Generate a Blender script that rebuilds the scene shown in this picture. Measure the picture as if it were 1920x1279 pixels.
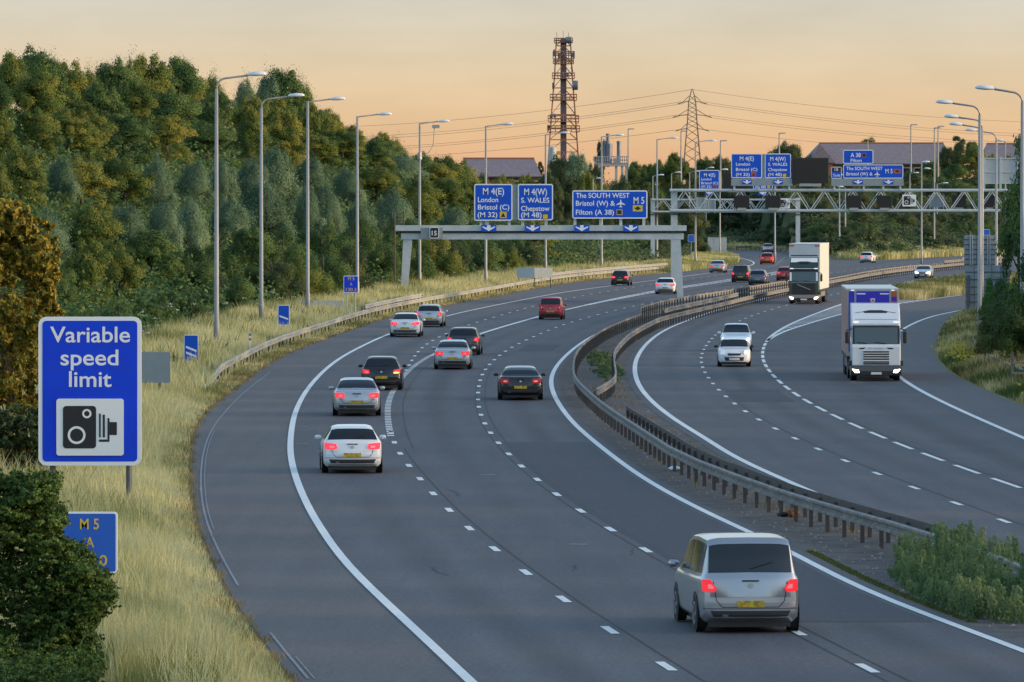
import bpy, math, random
import numpy as np
from mathutils import Vector
R = math.radians
random.seed(7); rng = np.random.default_rng(11)
for o in list(bpy.data.objects): bpy.data.objects.remove(o)
S = bpy.context.scene
COL = S.collection

# ------------------------------------------------------------------ camera
F, CH, HY, CX = 11250.0, 8.2, 380.0, 960.0      # focal length in photo pixels, eye height, horizon row, centre column
cam = bpy.data.cameras.new("camera"); camo = bpy.data.objects.new("camera", cam); COL.objects.link(camo)
cam.sensor_fit = 'HORIZONTAL'; cam.sensor_width = 36.0; cam.lens = F / 1920 * 36
cam.shift_y = (HY - 639.5) / 1920
cam.clip_start = 1.0; cam.clip_end = 20000
camo.location = (0, 0, CH); camo.rotation_euler = (R(90), 0, 0)
S.camera = camo

# ------------------------------------------------------------------ sky and sun
SUN_EL, SUN_AZ = 7.0, 97.0                        # low evening sun far to the right
W = bpy.data.worlds.new("World"); S.world = W; W.use_nodes = True
nt = W.node_tree; nt.nodes.clear()
def N(t, **kw):
    n = nt.nodes.new(t)
    for k, v in kw.items(): setattr(n, k, v)
    return n
out = N('ShaderNodeOutputWorld'); bg = N('ShaderNodeBackground')
sky = N('ShaderNodeTexSky', sky_type='NISHITA', sun_disc=False)
sky.sun_elevation = R(SUN_EL); sky.sun_rotation = R(SUN_AZ); sky.air_density = 1.0; sky.dust_density = 1.5; sky.ozone_density = 2.0
tc = N('ShaderNodeTexCoord'); sp = N('ShaderNodeSeparateXYZ')
ramp = N('ShaderNodeValToRGB')
e = ramp.color_ramp.elements
stops = [(0.0, (.78, .43, .22)), (.006, (.81, .47, .26)), (.013, (.80, .54, .305)), (.021, (.775, .605, .395)), (.028, (.715, .62, .465)), (.036, (.665, .64, .55)), (.12, (.66, .72, .80))]
e[0].position, e[0].color = 0, (*stops[0][1], 1); e[1].position, e[1].color = 1, (*stops[-1][1], 1)
for p, c in stops[1:]:
    x = e.new(p / .12 if p < .12 else 1.0); x.color = (*c, 1)
mr = N('ShaderNodeMath', operation='DIVIDE'); mr.inputs[1].default_value = .12; mr.use_clamp = True
mm = N('ShaderNodeMapRange'); mm.inputs['From Min'].default_value = .04; mm.inputs['From Max'].default_value = .35
mix = N('ShaderNodeMix', data_type='RGBA')
skm = N('ShaderNodeMix', data_type='RGBA', blend_type='MULTIPLY'); skm.inputs['Factor'].default_value = 1
skm.inputs['B'].default_value = (.73, .665, .61, 1)
L = nt.links.new
L(tc.outputs['Generated'], sp.inputs[0]); L(sp.outputs['Z'], mr.inputs[0]); L(mr.outputs[0], ramp.inputs[0])
L(sky.outputs[0], skm.inputs['A']); L(sp.outputs['Z'], mm.inputs['Value']); L(mm.outputs[0], mix.inputs['Factor'])
# very faint high cloud streaks near the horizon
cn = N('ShaderNodeTexNoise'); cn.inputs['Scale'].default_value = 3.0; cn.inputs['Detail'].default_value = 4
cmap = N('ShaderNodeMapping'); cmap.inputs['Scale'].default_value = (11, 11, 46)
L(tc.outputs['Generated'], cmap.inputs[0]); L(cmap.outputs[0], cn.inputs['Vector'])
cr = N('ShaderNodeMapRange'); cr.inputs['From Min'].default_value = .3; cr.inputs['From Max'].default_value = .7
cr.inputs['To Min'].default_value = .945; cr.inputs['To Max'].default_value = 1.05
L(cn.outputs[0], cr.inputs['Value'])
cmul = N('ShaderNodeVectorMath', operation='SCALE'); L(ramp.outputs[0], cmul.inputs[0]); L(cr.outputs[0], cmul.inputs['Scale'])
L(cmul.outputs[0], mix.inputs['A']); L(skm.outputs['Result'], mix.inputs['B'])
L(mix.outputs['Result'], bg.inputs['Color']); bg.inputs['Strength'].default_value = 1.0
L(bg.outputs[0], out.inputs[0])
sun = bpy.data.lights.new("sun", 'SUN'); suno = bpy.data.objects.new("sun", sun); COL.objects.link(suno)
sun.energy = 4.0; sun.angle = R(6.0); sun.color = (1.0, .70, .38)
sd = Vector((math.sin(R(SUN_AZ)) * math.cos(R(SUN_EL)), math.cos(R(SUN_AZ)) * math.cos(R(SUN_EL)), math.sin(R(SUN_EL))))
suno.rotation_euler = sd.to_track_quat('Z', 'Y').to_euler()
S.view_settings.view_transform = 'Standard'; S.view_settings.look = 'None'; S.view_settings.exposure = 0; S.view_settings.gamma = 1

# ------------------------------------------------------------------ helpers
def G(x, y, z=0.0):
    "where the line of sight of photo pixel x,y meets height z"
    d = F * (CH - z) / (y - HY)
    return ((x - CX) * d / F, d, z)
def P(x, y, d):
    return ((x - CX) * d / F, d, CH - (y - HY) * d / F)

MATS = {}
def mat(name, col, rough=.6, metal=0, var=0.0, vs=3.0, bump=0.0, bs=20.0, emit=None, es=0, spec=.5, coat=0, obj=False, col2=None):
    if name in MATS: return MATS[name]
    m = bpy.data.materials.new(name); m.use_nodes = True; MATS[name] = m
    n = m.node_tree; b = n.nodes['Principled BSDF']
    b.inputs['Base Color'].default_value = (*col, 1); b.inputs['Roughness'].default_value = rough; b.inputs['Metallic'].default_value = metal
    b.inputs['Specular IOR Level'].default_value = spec
    if coat: b.inputs['Coat Weight'].default_value = coat; b.inputs['Coat Roughness'].default_value = .08
    if emit: b.inputs['Emission Color'].default_value = (*emit, 1); b.inputs['Emission Strength'].default_value = es
    if var or bump or col2:
        t = n.nodes.new('ShaderNodeTexCoord'); ns = n.nodes.new('ShaderNodeTexNoise')
        ns.inputs['Scale'].default_value = vs; ns.inputs['Detail'].default_value = 6; ns.inputs['Roughness'].default_value = .65
        n.links.new(t.outputs['Object'], ns.inputs['Vector'])
        mx = n.nodes.new('ShaderNodeMix'); mx.data_type = 'RGBA'
        c2 = col2 or tuple(c * (1 + var) for c in col); c1 = col if col2 else tuple(c * (1 - var) for c in col)
        mx.inputs['A'].default_value = (*c1, 1); mx.inputs['B'].default_value = (*c2, 1)
        mp = n.nodes.new('ShaderNodeMapRange'); mp.inputs['From Min'].default_value = .3; mp.inputs['From Max'].default_value = .7
        n.links.new(ns.outputs[0], mp.inputs['Value']); n.links.new(mp.outputs[0], mx.inputs['Factor'])
        n.links.new(mx.outputs['Result'], b.inputs['Base Color'])
        if bump:
            n2 = n.nodes.new('ShaderNodeTexNoise'); n2.inputs['Scale'].default_value = bs; n2.inputs['Detail'].default_value = 4
            n.links.new(t.outputs['Object'], n2.inputs['Vector'])
            bp = n.nodes.new('ShaderNodeBump'); bp.inputs['Strength'].default_value = bump; bp.inputs['Distance'].default_value = .05
            n.links.new(n2.outputs[0], bp.inputs['Height']); n.links.new(bp.outputs[0], b.inputs['Normal'])
    return m

def tag(o, label=None, cat=None, group=None, kind=None):
    if label: o['label'] = label
    if cat: o['category'] = cat
    if group: o['group'] = group
    if kind: o['kind'] = kind
    return o
def thing(name, label, cat, loc=(0, 0, 0), rz=0, group=None):
    o = bpy.data.objects.new(name, None); COL.objects.link(o); o.empty_display_size = .3
    o.location = loc; o.rotation_euler = (0, 0, rz)
    return tag(o, label, cat, group)
def origin(o):
    v = Vector((0, 0, 0))
    while o is not None: v += o.location; o = o.parent
    return v
def copy_tree(o, parent=None):
    c = o.copy(); COL.objects.link(c); c.parent = parent
    for ch in list(o.children): copy_tree(ch, c)
    return c
def np_mesh(name, v, f4=None, f3=None, tint=None, smooth=False, normals=None):
    me = bpy.data.meshes.new(name); nv = len(v)
    n4 = 0 if f4 is None else len(f4); n3 = 0 if f3 is None else len(f3)
    me.vertices.add(nv); me.vertices.foreach_set('co', np.asarray(v, dtype=np.float32).ravel())
    li = np.concatenate([np.asarray(a, dtype=np.int32).ravel() for a in (f4, f3) if a is not None and len(a)])
    me.loops.add(len(li)); me.loops.foreach_set('vertex_index', li)
    me.polygons.add(n4 + n3)
    st = np.concatenate([np.arange(n4) * 4, n4 * 4 + np.arange(n3) * 3]).astype(np.int32)
    me.polygons.foreach_set('loop_start', st)
    if smooth: me.polygons.foreach_set('use_smooth', np.ones(n4 + n3, dtype=bool))
    if tint is not None:
        a = me.attributes.new('tint', 'FLOAT', 'POINT'); a.data.foreach_set('value', np.asarray(tint, dtype=np.float32))
    me.update(calc_edges=True); me.validate()
    if normals is not None:
        me.polygons.foreach_set('use_smooth', np.ones(n4 + n3, dtype=bool)); me.normals_split_custom_set_from_vertices(np.asarray(normals, dtype=np.float32))
    return me
def link(name, me, m=None, parent=None):
    o = bpy.data.objects.new(name, me); COL.objects.link(o)
    if m is not None and not me.materials: me.materials.append(m)
    if parent is not None: o.parent = parent
    return o

class MB:
    def __init__(s): s.v = []; s.f = []
    def add(s, vs, fs):
        n = len(s.v); s.v += [tuple(p) for p in vs]; s.f += [tuple(i + n for i in f) for f in fs]; return s
    def box(s, x0, x1, y0, y1, z0, z1):
        v = [(x0, y0, z0), (x1, y0, z0), (x1, y1, z0), (x0, y1, z0), (x0, y0, z1), (x1, y0, z1), (x1, y1, z1), (x0, y1, z1)]
        return s.add(v, [(3, 2, 1, 0), (4, 5, 6, 7), (0, 1, 5, 4), (1, 2, 6, 5), (2, 3, 7, 6), (3, 0, 4, 7)])
    def quad(s, a, b, c, d): return s.add([a, b, c, d], [(0, 1, 2, 3)])
    def bar(s, a, b, w, h=None):
        "square bar from a to b"
        return s.tube([a, b], w * .7071, 4, rot=math.pi / 4)
    def tube(s, pts, r, n=8, rot=0.0, cap=True):
        pts = [Vector(p) for p in pts]; k = len(pts)
        rs = r if isinstance(r, (list, tuple)) else [r] * k
        vs = []; prev = None
        for i, p in enumerate(pts):
            t = (pts[min(i + 1, k - 1)] - pts[max(i - 1, 0)]).normalized()
            u = (Vector((0, 0, 1)) if abs(t.z) < .95 else Vector((0, 1, 0)))
            a = t.cross(u).normalized(); b = a.cross(t).normalized()
            for j in range(n):
                q = rot + 2 * math.pi * j / n
                vs.append(p + (a * math.cos(q) + b * math.sin(q)) * rs[i])
        fs = [(i * n + j, i * n + (j + 1) % n, (i + 1) * n + (j + 1) % n, (i + 1) * n + j) for i in range(k - 1) for j in range(n)]
        if cap: fs += [tuple(reversed(range(n))), tuple((k - 1) * n + j for j in range(n))]
        return s.add(vs, fs)
    def prism(s, poly, y0, y1):
        "polygon of (x,z), anticlockwise seen from -y, extruded from y0 (front) to y1"
        n = len(poly)
        vs = [(x, y0, z) for x, z in poly] + [(x, y1, z) for x, z in poly]
        fs = [tuple(range(n)), tuple(reversed(range(n, 2 * n)))] + [(i + n, (i + 1) % n + n, (i + 1) % n, i) for i in range(n)]
        return s.add(vs, fs)
    def prism_x(s, poly, x0, x1):
        "polygon of (y,z) extruded along x"
        n = len(poly)
        vs = [(x0, y, z) for y, z in poly] + [(x1, y, z) for y, z in poly]
        fs = [tuple(range(n)), tuple(reversed(range(n, 2 * n)))] + [(i + n, (i + 1) % n + n, (i + 1) % n, i) for i in range(n)]
        return s.add(vs, fs)
    def lathe_x(s, prof, n=24, cx=0, cy=0, cz=0):
        "profile of (x, radius) turned round an axis along x"
        k = len(prof); vs = []
        for x, r in prof:
            for j in range(n):
                q = 2 * math.pi * j / n; vs.append((cx + x, cy + r * math.cos(q), cz + r * math.sin(q)))
        fs = [(i * n + j, i * n + (j + 1) % n, (i + 1) * n + (j + 1) % n, (i + 1) * n + j) for i in range(k - 1) for j in range(n)]
        fs += [tuple(reversed(range(n))), tuple((k - 1) * n + j for j in range(n))]
        return s.add(vs, fs)
    def ring(s, cx, cz, ro, ri, y0, y1, n=28):
        vs = []; 
        for r in (ro, ri):
            for y in (y0, y1):
                vs += [(cx + r * math.cos(2 * math.pi * j / n), y, cz + r * math.sin(2 * math.pi * j / n)) for j in range(n)]
        fs = []
        for j in range(n):
            k = (j + 1) % n
            fs += [(j, k, 2 * n + k, 2 * n + j), (n + j, 3 * n + j, 3 * n + k, n + k), (j, n + j, n + k, k), (2 * n + j, 2 * n + k, 3 * n + k, 3 * n + j)]
        return s.add(vs, fs)
    def build(s, name, m, parent=None, smooth=False, bevel=0):
        me = bpy.data.meshes.new(name)
        og = origin(parent) if parent is not None else Vector((0, 0, 0))
        me.from_pydata([(p[0] - og.x, p[1] - og.y, p[2] - og.z) for p in s.v], [], s.f); me.update()
        if smooth:
            for p in me.polygons: p.use_smooth = True
        o = link(name, me, m, parent)
        if bevel:
            b = o.modifiers.new('bevel', 'BEVEL'); b.width = bevel; b.segments = 2; b.limit_method = 'ANGLE'
        return o
def rrect(x0, x1, z0, z1, r, k=5):
    out = []
    for cx, cz, a in ((x1 - r, z0 + r, -90), (x1 - r, z1 - r, 0), (x0 + r, z1 - r, 90), (x0 + r, z0 + r, 180)):
        for i in range(k + 1):
            q = R(a + 90 * i / k); out.append((cx + r * math.cos(q), cz + r * math.sin(q)))
    return out
_tc = {}
def glyphs(s):
    if s in _tc: return _tc[s]
    c = bpy.data.curves.new('t', 'FONT'); c.body = s; c.size = 1; c.fill_mode = 'FRONT'; c.offset = 0.012
    o = bpy.data.objects.new('t', c); COL.objects.link(o)
    me = bpy.data.meshes.new_from_object(o)
    v = np.array([p.co[:2] for p in me.vertices]); f = [tuple(p.vertices) for p in me.polygons]
    bpy.data.objects.remove(o); bpy.data.curves.remove(c); bpy.data.meshes.remove(me)
    _tc[s] = (v, f); return _tc[s]
CAP = glyphs('H')[0][:, 1].max()
def put_text(mb, s, x0, x1, zb, cap, y):
    "flat lettering s between x0 and x1 on the baseline zb, cap height cap, in the plane y"
    v, f = glyphs(s); a, b = v[:, 0].min(), v[:, 0].max()
    mb.add([(x0 + (p[0] - a) / (b - a) * (x1 - x0), y, zb + p[1] / CAP * cap) for p in v], f)

# ------------------------------------------------------------------ road lines traced on the ground (X as a function of distance Y)
class Curve:
    def __init__(s, pts, z=0.0, bw=.055):
        q = sorted((G(x, y, z)[1], G(x, y, z)[0]) for x, y in pts)
        s.py = np.array([p[0] for p in q]); s.px = np.array([p[1] for p in q])
        s.y0, s.y1 = s.py[0], s.py[-1]
        s.gy = np.arange(60, 1500, 3.0); xi = np.interp(s.gy, s.py, s.px)
        a = (s.px[1] - s.px[0]) / (s.py[1] - s.py[0]); b = (s.px[-1] - s.px[-2]) / (s.py[-1] - s.py[-2])
        xi = np.where(s.gy < s.y0, s.px[0] + a * (s.gy - s.y0), xi); xi = np.where(s.gy > s.y1, s.px[-1] + b * (s.gy - s.y1), xi)
        g = np.empty_like(xi)
        for i, y in enumerate(s.gy):
            h = max(8, bw * y); w = np.exp(-.5 * ((s.gy - y) / h) ** 2); d = s.gy - y
            A = np.stack([np.ones_like(d), d, d * d], 1) * w[:, None] ** .5
            g[i] = np.linalg.lstsq(A, xi * w ** .5, rcond=None)[0][0]
        s.g = g
    def __call__(s, y): return np.interp(y, s.gy, s.g)
    def slope(s, y): return (s(y + 4) - s(y - 4)) / 8
    def walk(s, ya, yb, step):
        out = [ya]
        while out[-1] < yb: out.append(out[-1] + step / math.hypot(1, s.slope(out[-1])))
        return out

EDGE = Curve([(551, 1279), (497, 1205), (447, 1141), (413, 1078), (383, 1017), (365, 950), (361, 883), (362, 830), (380, 783), (415, 752), (447, 728), (504, 684), (555, 657), (639, 627), (721, 598), (828, 574.5), (942, 554), (1043, 534), (1144, 521.5), (1265, 511), (1300, 508), (1350, 501), (1385, 495), (1396, 491), (1382, 486), (1362, 481), (1348, 474), (1346, 468)])
LE = Curve([(881, 1279), (810, 1212), (760, 1165), (700, 1110), (655, 1064), (635, 1041), (605, 997), (578, 953), (555, 899), (544.5, 856), (544.5, 827), (551, 780), (568, 743), (588, 716), (614, 690), (647, 666), (698, 641), (731, 625.5), (829, 595), (899, 579), (1000, 559), (1067, 546.5), (1143, 537), (1265, 521), (1300, 517), (1350, 509), (1409, 499), (1417, 492), (1394, 485.5), (1367, 480), (1355, 475)])
HS = Curve([(581, 1279), (492, 1172), (452, 1109), (427, 1067), (400, 1014), (381, 960), (376, 899), (381, 848), (390, 823), (403, 796), (423, 773), (454, 739), (504, 701), (524, 685), (551, 665), (650, 631)])
LB_ = Curve([(1248, 1251), (1137, 1180), (1047, 1120), (976, 1068), (918, 1024), (872, 986), (836, 952.5), (808, 922.6), (784, 895), (763, 870), (748, 849), (736.6, 828.4), (728.7, 775), (731, 753), (738, 735), (751, 718), (761, 703), (782, 684), (815, 664), (889, 629.7), (1000, 597), (1057, 582), (1101, 572.5), (1138, 564.5), (1201, 552), (1282, 538), (1319, 534), (1367, 526), (1441, 515), (1476, 509)])
LA = Curve([(751, 722), (756, 708), (762, 695), (767, 685.7), (773, 677), (778, 669), (783, 661), (790, 653), (800, 646), (810.6, 640), (822, 633), (836, 627), (850.6, 621), (866, 615), (881, 609), (897, 604), (1013, 571), (1058, 561.6), (1097, 555), (1137, 547), (1177, 540.6), (1201, 536.7), (1289, 525), (1311, 522.5), (1380, 512), (1446, 502), (1458, 494), (1466, 487)])
LC = Curve([(1625, 1255), (1490, 1186), (1281, 1074), (1206, 1030), (1140, 992), (1086, 958), (1042, 928), (1007, 900), (977, 876), (955, 853), (934.6, 833), (921, 814.5), (910, 797.5), (902.5, 782), (898, 767), (896, 750), (897, 730), (900, 717), (902, 707), (908, 696), (915.6, 686.6), (924.7, 678), (934.5, 669), (945.4, 661), (957.5, 653), (970.6, 646), (983.4, 640), (1012.6, 627), (1043, 614), (1076, 603), (1112.6, 593), (1150, 583.4), (1188.6, 574.5), (1228.6, 566), (1309, 552), (1350, 545), (1394, 538.4), (1470, 526), (1560, 512), (1640, 502), (1800, 488)])
RE = Curve([(1920, 1223), (1853, 1197), (1714, 1146), (1595, 1098), (1512, 1051), (1397, 995.5), (1318, 960), (1215, 904), (1160, 865), (1118, 832), (1076, 796), (1055, 769), (1038, 741), (1033, 719), (1034.5, 704), (1046, 684), (1065, 663.5), (1098, 638), (1135, 619), (1175, 604), (1230, 589), (1300, 575), (1380, 560), (1480, 543), (1560, 530), (1640, 514), (1808, 495)])
RI = Curve([(1532, 928), (1417, 877), (1358, 849), (1327, 823), (1280, 799), (1229, 760), (1212, 743), (1199, 725.6), (1192, 708), (1190, 690), (1193, 674), (1201, 660), (1217, 640), (1252, 616), (1300, 598), (1342, 582), (1384, 573), (1475, 550), (1560, 535), (1650, 519), (1751, 507), (1808, 501)])
LD = Curve([(1882, 978.5), (1797, 947), (1724, 920), (1659, 895), (1597, 871), (1549, 850), (1508, 832), (1472, 814), (1440, 798), (1414, 783), (1392, 769.5), (1375, 756), (1360.7, 744), (1348, 732.5), (1336, 720), (1329, 710), (1323, 701), (1318, 692), (1315, 683), (1315, 676), (1315, 668), (1317, 660), (1323, 652), (1332, 639), (1338, 632), (1353, 620), (1373, 608.7), (1396, 598.6), (1421, 589), (1448, 580), (1463, 576), (1561, 553), (1576, 549.5), (1667, 533), (1765, 519), (1785, 516.4)])
LX = Curve([(1900, 912), (1827, 887), (1764, 864), (1709, 843), (1662, 825), (1622, 807), (1586, 791), (1554, 776), (1528, 762), (1506, 749), (1488, 737.6), (1472, 726), (1459, 714), (1449, 704), (1438, 690.5), (1433, 681), (1429, 672), (1430, 662), (1432, 654.5), (1437, 640), (1451, 626.6), (1488, 605), (1585, 568), (1690, 542.6), (1808, 523.4)])
LY = Curve([(1437, 641), (1451, 631.7), (1478, 618), (1518, 608), (1585, 587), (1640, 577), (1693, 568), (1804, 554)])
RR = Curve([(1920, 823), (1851, 793), (1784, 763), (1717, 729), (1688, 709), (1664, 686), (1656, 664), (1662, 645), (1675, 630), (1693, 618), (1727, 601), (1767, 588), (1799, 583), (1860, 574)])
REDGE = Curve([(1920, 763), (1870, 742), (1832, 727), (1795, 707), (1767, 690), (1752, 667), (1752, 645), (1765, 615), (1776, 602), (1802, 586), (1830, 578), (1900, 569)])
def XE(y): return np.minimum(EDGE(np.minimum(y, 1010)), 34.0)
FARX = [-500, 30, 46, 47, 51, 69.5, 90, 130, 400]; FARY = [1040, 1040, 1030, 860, 846, 922, 985, 1080, 1500]

def ss(a, b, x):
    t = np.clip((np.asarray(x, dtype=float) - a) / (b - a), 0, 1); return t * t * (3 - 2 * t)
def terrain(x, y):
    x = np.asarray(x, dtype=float); y = np.asarray(y, dtype=float)
    d = XE(y) - x
    hill = np.interp(y, [60, 150, 240, 680, 760, 860, 1000, 1300], [1.5, 5, 12.5, 13.5, 7, 3.0, 2.5, 6])
    h = ss(.3, 7, d) * .35 + ss(7, 14, d) * .8 * np.minimum(1, hill / 6) + ss(10, 42, d) * hill
    # far bank behind the junction
    df = y - np.interp(x, FARX, FARY)
    hf = ss(2, 30, df) * .8 + ss(15, 330, df) * 10.5
    h = np.maximum(h, hf)
    # right-hand verge
    dr = x - np.where(y < 440, REDGE(y), 1e6)
    h = np.maximum(h, ss(.3, 6, dr) * .5 + ss(5, 25, dr) * 2.5 * ss(100, 200, y))
    # verge between slip road and main carriageway is almost flat
    return h

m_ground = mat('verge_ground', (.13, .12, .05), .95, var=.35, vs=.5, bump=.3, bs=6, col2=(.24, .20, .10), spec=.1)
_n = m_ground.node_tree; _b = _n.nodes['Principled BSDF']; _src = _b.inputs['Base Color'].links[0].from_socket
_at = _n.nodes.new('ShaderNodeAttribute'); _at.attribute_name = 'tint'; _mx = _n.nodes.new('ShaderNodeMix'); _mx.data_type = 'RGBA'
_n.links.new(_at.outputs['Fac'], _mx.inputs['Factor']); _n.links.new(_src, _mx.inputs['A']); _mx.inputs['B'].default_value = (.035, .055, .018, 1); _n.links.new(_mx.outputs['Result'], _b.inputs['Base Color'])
def grow(a, b, n, p=2.2): t = np.linspace(0, 1, n); return a + (b - a) * t ** p
gx = np.concatenate([-grow(60, 6000, 18)[::-1], np.arange(-58, 130, 1.5), grow(131, 7000, 20)])
gy = np.concatenate([[-300, -50, 0, 30, 50, 65], np.arange(75, 420, 3.0), np.arange(420, 1420, 6.0), grow(1425, 15000, 26)])
XX, YY = np.meshgrid(gx, gy); ZZ = terrain(XX, YY); ZZ = np.where(YY > 1800, ZZ * .8, ZZ)
nx, ny = len(gx), len(gy)
idx = np.arange(nx * ny).reshape(ny, nx)
tf = np.stack([idx[:-1, :-1], idx[:-1, 1:], idx[1:, 1:], idx[1:, :-1]], -1).reshape(-1, 4)
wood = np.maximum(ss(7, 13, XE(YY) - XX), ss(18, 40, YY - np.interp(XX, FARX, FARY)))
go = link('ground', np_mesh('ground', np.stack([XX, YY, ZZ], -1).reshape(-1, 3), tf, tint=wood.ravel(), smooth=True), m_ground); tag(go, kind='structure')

# ---- asphalt
def asphalt(name, c1, c2, sc=1.0):
    m = bpy.data.materials.new(name); m.use_nodes = True; n = m.node_tree; b = n.nodes['Principled BSDF']
    b.inputs['Roughness'].default_value = .8; b.inputs['Specular IOR Level'].default_value = .3
    t = n.nodes.new('ShaderNodeTexCoord')
    def noise(s, det=5, mapping=None):
        q = n.nodes.new('ShaderNodeTexNoise'); q.inputs['Scale'].default_value = s; q.inputs['Roughness'].default_value = .7; q.inputs['Detail'].default_value = det
        if mapping:
            mp = n.nodes.new('ShaderNodeMapping'); mp.inputs['Scale'].default_value = mapping; n.links.new(t.outputs['Object'], mp.inputs[0]); n.links.new(mp.outputs[0], q.inputs['Vector'])
        else: n.links.new(t.outputs['Object'], q.inputs['Vector'])
        return q
    a = noise(.12, 6); f = noise(11.0, 6); g = noise(1.0, 4, (1.2, .06, 1))
    mx = n.nodes.new('ShaderNodeMix'); mx.data_type = 'RGBA'; mx.inputs['A'].default_value = (*c1, 1); mx.inputs['B'].default_value = (*c2, 1)
    s1 = n.nodes.new('ShaderNodeMath'); s1.operation = 'ADD'; n.links.new(a.outputs[0], s1.inputs[0]); n.links.new(g.outputs[0], s1.inputs[1])
    mr_ = n.nodes.new('ShaderNodeMapRange'); mr_.inputs['From Min'].default_value = .7; mr_.inputs['From Max'].default_value = 1.3; n.links.new(s1.outputs[0], mr_.inputs['Value'])
    n.links.new(mr_.outputs[0], mx.inputs['Factor'])
    m2 = n.nodes.new('ShaderNodeMix'); m2.data_type = 'RGBA'; m2.blend_type = 'MULTIPLY'; m2.inputs['Factor'].default_value = 1
    r2 = n.nodes.new('ShaderNodeMapRange'); r2.inputs['From Min'].default_value = .3; r2.inputs['From Max'].default_value = .7; r2.inputs['To Min'].default_value = .62; r2.inputs['To Max'].default_value = 1.38
    n.links.new(f.outputs[0], r2.inputs['Value']); n.links.new(mx.outputs['Result'], m2.inputs['A'])
    cc = n.nodes.new('ShaderNodeCombineColor')
    for k in range(3): n.links.new(r2.outputs[0], cc.inputs[k])
    n.links.new(cc.outputs[0], m2.inputs['B'])
    at = n.nodes.new('ShaderNodeAttribute'); at.attribute_name = 'tint'; vm = n.nodes.new('ShaderNodeVectorMath'); vm.operation = 'SCALE'
    n.links.new(m2.outputs['Result'], vm.inputs[0]); ad = n.nodes.new('ShaderNodeMath'); ad.operation = 'ADD'; ad.inputs[1].default_value = 1.0
    n.links.new(at.outputs['Fac'], ad.inputs[0]); n.links.new(ad.outputs[0], vm.inputs['Scale']); n.links.new(vm.outputs[0], b.inputs['Base Color'])
    bp = n.nodes.new('ShaderNodeBump'); bp.inputs['Strength'].default_value = .25; bp.inputs['Distance'].default_value = .02
    n.links.new(f.outputs[0], bp.inputs['Height']); n.links.new(bp.outputs[0], b.inputs['Normal'])
    return m
m_road = asphalt('asphalt_lanes', (.064, .063, .071), (.088, .087, .095))
m_should = asphalt('asphalt_shoulder', (.084, .077, .080), (.116, .106, .107))
m_patch = asphalt('asphalt_patch', (.042, .042, .052), (.054, .054, .065))
m_seam = mat('seam', (.022, .022, .025), .8)
m_line = mat('road_paint', (.66, .66, .64), .6, var=.14, vs=6)
m_linew = mat('road_paint_worn', (.19, .19, .20), .7, var=.4, vs=5)
m_dirt = mat('reserve_dirt', (.075, .066, .062), .95, var=.5, vs=1.2, bump=.5, bs=9, col2=(.15, .135, .125), spec=.15)

def strip(name, fa, fb, ya, yb, z, m, step=4.0, nx=1, lanes=None):
    ys = np.arange(ya, yb + step, step); ys[-1] = yb
    a, b = np.array([fa(y) for y in ys], dtype=float), np.array([fb(y) for y in ys], dtype=float)
    cols = [a + (b - a) * k / nx for k in range(nx + 1)]
    v = np.stack([np.stack(cols, 1), np.repeat(ys[:, None], nx + 1, 1), np.full((len(ys), nx + 1), z)], -1).reshape(-1, 3)
    i = np.arange(len(v)).reshape(len(ys), nx + 1)
    f = np.stack([i[:-1, :-1], i[:-1, 1:], i[1:, 1:], i[1:, :-1]], -1).reshape(-1, 4)
    tint = None
    if lanes:
        tint = np.zeros(len(v)); L_ = np.stack([np.asarray(c(v[:, 1])) for c in lanes], 1)
        for k in range(len(lanes) - 1):
            lo, hi = L_[:, k], L_[:, k + 1]; wv = np.maximum(hi - lo, .5); t_ = (v[:, 0] - lo) / wv; ins = (t_ > 0) & (t_ < 1)
            q = (.12 * (np.exp(-((t_ - .27) / .09) ** 2) + np.exp(-((t_ - .73) / .09) ** 2)) - .20 * np.exp(-((t_ - .5) / .12) ** 2)) + (.10, .0, -.04, -.02, .05)[k % 5]
            tint = np.where(ins, q * (.75 + .5 * np.sin(v[:, 1] * .021 + k * 2)), tint)
    o = link(name, np_mesh(name, v, f, tint=tint), m); return tag(o, kind='structure')
LMAX, RMAX = 1000, 960
# left carriageway: shoulder, lanes, slip road ahead; right carriageway
strip('hard_shoulder', lambda y: XE(y), lambda y: LE(y) + .05, 75, 1030, .016, m_should)
strip('carriageway', lambda y: LE(y) - .15, lambda y: RE(y) + .35, 75, LMAX, .020, m_road, nx=64, lanes=[LE, LB_, LC, RE])
strip('slip_road', lambda y: min(LE(y), 33.6) - .3, lambda y: min(LE(y), 33.6) + 11.5 if y > 860 else 40, 800, 1030, .017, m_road)
strip('opposite_carriageway', lambda y: RI(y) - .4, lambda y: (RR(y) if y < 430 else max(LX(y), 0)) + .1, 75, 440, .020, m_road, nx=64, lanes=[RI, LD, LX, RR])
strip('opposite_carriageway', lambda y: RI(y) - .4, lambda y: LX(y) + .3, 440, RMAX, .020, m_road)
strip('slip_road', lambda y: LY(y) - .3, lambda y: max(RR(y), LY(y) + 6), 425, 620, .018, m_road)
strip('hard_shoulder', lambda y: RR(y) - .05, lambda y: REDGE(y), 75, 470, .016, m_should)
strip('slip_nose_tarmac', lambda y: LX(y), lambda y: max(float(LY(y)), float(LX(y)) + .05), 352, 512, .0145, m_should)
strip('central_reserve', lambda y: RE(y) + .2, lambda y: RI(y) - .2, 75, 980, .012, m_dirt, nx=2)
strip('carriageway_patch', lambda y: LC(y) + .15, lambda y: RE(y) - .25, 117, 205, .024, m_patch)

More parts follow.
